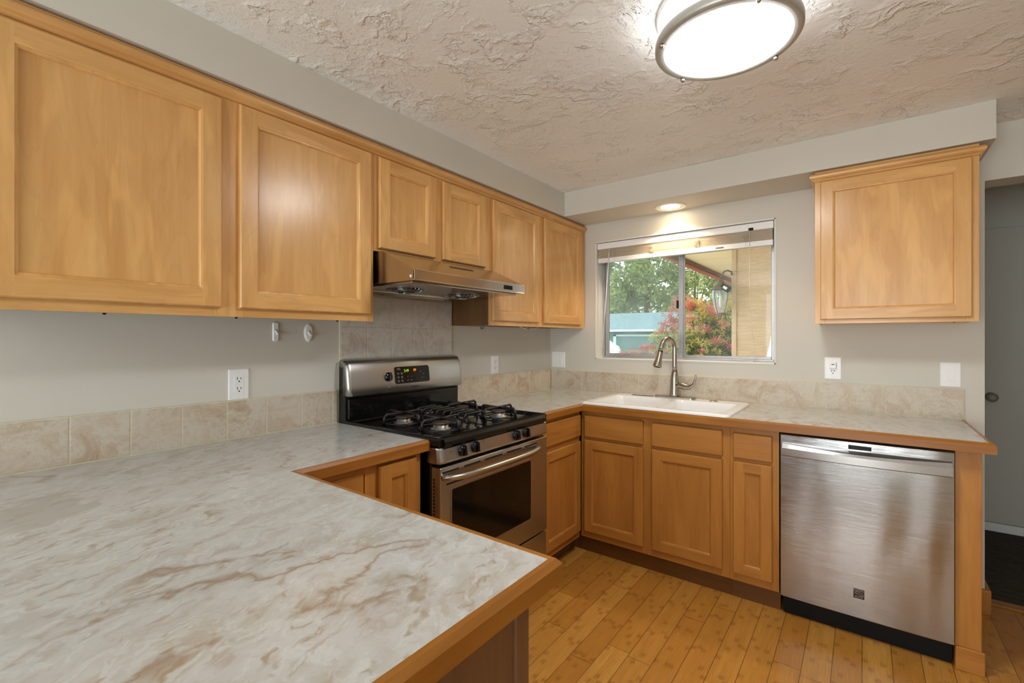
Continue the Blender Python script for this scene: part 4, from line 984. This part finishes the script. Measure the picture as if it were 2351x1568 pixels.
bm = new(); box(bm, -5.75, 11.985, .70, -5.51, 12.2, .84, .03); obj('headlight', bm, CLEARP, t)

# foliage
def leafmat(name, cols, transl=.25):
    g = NG(name, .55, 0, .3)
    r = g.add('NewGeometry').outputs['Random Per Island']
    col = g.ramp(r, [(i / (len(cols) - 1), c) for i, c in enumerate(cols)])
    g.set('Base Color', col)
    tr = g.add('BsdfTranslucent', {0: col}); mx = g.add('MixShader', {0: 0.4, 1: g.b.outputs[0], 2: tr.outputs[0]})
    g.nt.links.new(mx.outputs[0], g.nt.nodes['Material Output'].inputs[0])
    return g.m
def leaf_mesh(name, pts, size, mat, parent, rnd, star=False):
    vs, fs = [], []
    for p in pts:
        n = Vector((rnd.gauss(0, 1), rnd.gauss(0, 1) - .4, rnd.gauss(0, 1) + .5)).normalized()
        a = n.orthogonal().normalized(); b = n.cross(a); th = rnd.uniform(0, 2 * PI)
        e1 = a * math.cos(th) + b * math.sin(th); e2 = n.cross(e1); sz = size * rnd.uniform(.6, 1.3); p = Vector(p)
        lobes = (-1.9, -1.05, 0, 1.05, 1.9) if star else (0,)
        base = len(vs)
        if star:
            vs.append(p)
            for i, l in enumerate(lobes):
                d = e1 * math.cos(l) + e2 * math.sin(l); q = n.cross(d); ln = sz * (1, .85, .6)[min(2, abs(i - 2))]
                k = len(vs); vs += [p + d * ln * .45 + q * ln * .13, p + d * ln - n * ln * .2, p + d * ln * .45 - q * ln * .13]; fs.append((base, k, k + 1, k + 2))
        else:
            vs += [p - e1 * sz * .5, p + e2 * sz * .38, p + e1 * sz * .6, p - e2 * sz * .38]; fs.append((base, base + 1, base + 2, base + 3))
    c = Vector(parent['wc']); me = bpy.data.meshes.new(name); me.from_pydata([tuple(v - c) for v in vs], [], fs); me.update()
    me.materials.append(mat); o = bpy.data.objects.new(name, me); C.objects.link(o); o.parent = parent; o['wc'] = list(c); return o
BARK = plain('bark', s(92, 76, 60), .9, var=.2, scale=12)
TGA = leafmat('tree_leaf_green', [s(92, 112, 62), s(134, 148, 86), s(170, 176, 112), s(116, 134, 74)])
TGB = leafmat('tree_leaf_sage', [s(108, 130, 90), s(150, 166, 120), s(184, 194, 146), s(124, 146, 102)])
def tree(label, cx, cy, r, hb, ht, mat, seed, n, lsz):
    t = thing('tree', label, 'tree', (cx, cy, GND), 'trees behind the garage'); rnd = random.Random(seed)
    blobs = []
    for k in range(80):
        z = rnd.uniform(0, 1); rr = r * (math.sin(PI * min(1, .18 + z * .78)) ** .7); a = rnd.uniform(0, 2 * PI); q = rr * math.sqrt(rnd.random())
        blobs.append((cx + q * math.cos(a), cy + q * math.sin(a), hb + z * (ht - hb), r * rnd.uniform(.2, .36)))
    pts = []
    for k in range(n):
        b = rnd.choice(blobs); d = Vector((rnd.gauss(0, 1), rnd.gauss(0, 1), rnd.gauss(0, 1))).normalized() * b[3] * rnd.uniform(.55, 1.05)
        pts.append((b[0] + d.x, b[1] + d.y, b[2] + d.z))
    leaf_mesh('foliage', pts, lsz, mat, t, rnd)
    bm = new(); tube(bm, [(cx, cy, GND), (cx + .1, cy, hb + .5), (cx, cy, hb + (ht - hb) * .6)], [.35, .26, .10], 10)
    for k in range(7):
        b = blobs[k]; tube(bm, [(cx + .05, cy, hb + .3 + k * .3), ((cx + b[0]) / 2, (cy + b[1]) / 2, (hb + .3 + b[2]) / 2 + .3), b[:3]], [.13, .09, .04], 7)
    obj('trunk', bm, BARK, t)
tree('sage green tree farthest along the garage roof, by the blind wand', -18.6, 42, 4.1, 1.8, 12.5, TGB, 1, 8500, .40)
tree('pale green tree at the edge of the view behind the blind wand', -27.5, 53, 4.4, 1.0, 14.5, TGB, 8, 6500, .42)
tree('broad mid green tree rising behind the middle of the garage roof', -11.2, 31.5, 2.95, 1.0, 9.0, TGA, 2, 9000, .30)
tree('deep green tree seen behind the lantern and window mullion', -13.9, 53.5, 4.8, 0.8, 14.0, TGA, 3, 8500, .40)
tree('low olive tree behind the far end of the maple bush', -5.0, 31.5, 2.7, 0.4, 7.2, TGA, 5, 6000, .30)
# Japanese maple
t = thing('maple_bush', 'rounded Japanese maple bush with red leaf tips outside the window', 'bush', (-.05, 4.7, GND)); rnd = random.Random(11)
def dome(n, lo, hi, zmin=.2):
    out = []
    while len(out) < n:
        d = Vector((rnd.gauss(0, 1), rnd.gauss(0, .9) - .25, abs(rnd.gauss(0, .8)))).normalized(); q = rnd.uniform(lo, hi)
        bump = 1 + .07 * math.sin(d.x * 11 + d.z * 6) + .05 * math.sin(d.y * 13 + d.x * 5)
        p = Vector((.22 + d.x * 1.40 * q * bump, 4.95 + d.y * 1.1 * q * bump, -.35 + d.z ** .8 * 2.2 * q * bump))
        if p.z > zmin and p.z < 2.12: out.append((p, d))
    return out
G1 = leafmat('maple_leaf_green', [s(66, 84, 46), s(104, 120, 66), s(152, 160, 100), s(84, 104, 56)])
G2 = leafmat('maple_leaf_gold', [s(150, 158, 78), s(204, 182, 88), s(182, 178, 96)])
G3 = leafmat('maple_leaf_red', [s(190, 84, 82), s(206, 116, 106), s(194, 134, 106)])
leaf_mesh('green_leaves', [p for p, d in dome(9000, .74, .98)], .085, G1, t, rnd, True)
leaf_mesh('gold_leaves', [p for p, d in dome(5200, .95, 1.03, .9) if rnd.random() < (p.z - .8) * .6], .08, G2, t, rnd, True)
red = []
for p, d in dome(150, 1.0, 1.05, .9):
    if rnd.random() < (p.z - .85) * .75:
        for k in range(9): red.append(p + Vector((rnd.gauss(0, .05), rnd.gauss(0, .05), rnd.gauss(.02, .03))))
for k in range(26): red.append(Vector((-.86 + rnd.gauss(0, .10), 4.3 + rnd.gauss(0, .1), 1.16 + rnd.gauss(0, .03))))
for k in range(34): red.append(Vector((-1.12 + rnd.gauss(0, .16), 4.2 + rnd.gauss(0, .1), 1.06 + rnd.gauss(0, .03))))
for cx, cz, sp in ((-.42, 1.78, .10), (-.52, 1.62, .07), (-.66, 1.50, .05), (-.24, 1.86, .05)):
    for k in range(26): red.append(Vector((cx + rnd.gauss(0, .05), 4.5 + rnd.gauss(0, .08), cz + rnd.gauss(0, sp))))
leaf_mesh('red_leaves', red, .08, G3, t, rnd, True)
bm = new()
for k in range(8):
    a = k * .8; tube(bm, [(.15, 4.75, GND), (.15 + .3 * math.cos(a), 4.75 + .3 * math.sin(a), .4), (.15 + .7 * math.cos(a), 4.75 + .7 * math.sin(a), 1.05 + .3 * (k % 2))], [.06, .035, .012], 7)
tube(bm, [(-.4, 4.4, .6), (-.75, 4.3, 1.05), (-1.1, 4.2, 1.07)], [.02, .012, .004], 6)
obj('stems', bm, BARK, t)

for o in list(bpy.data.objects):
    if 'wc' in o: del o['wc']
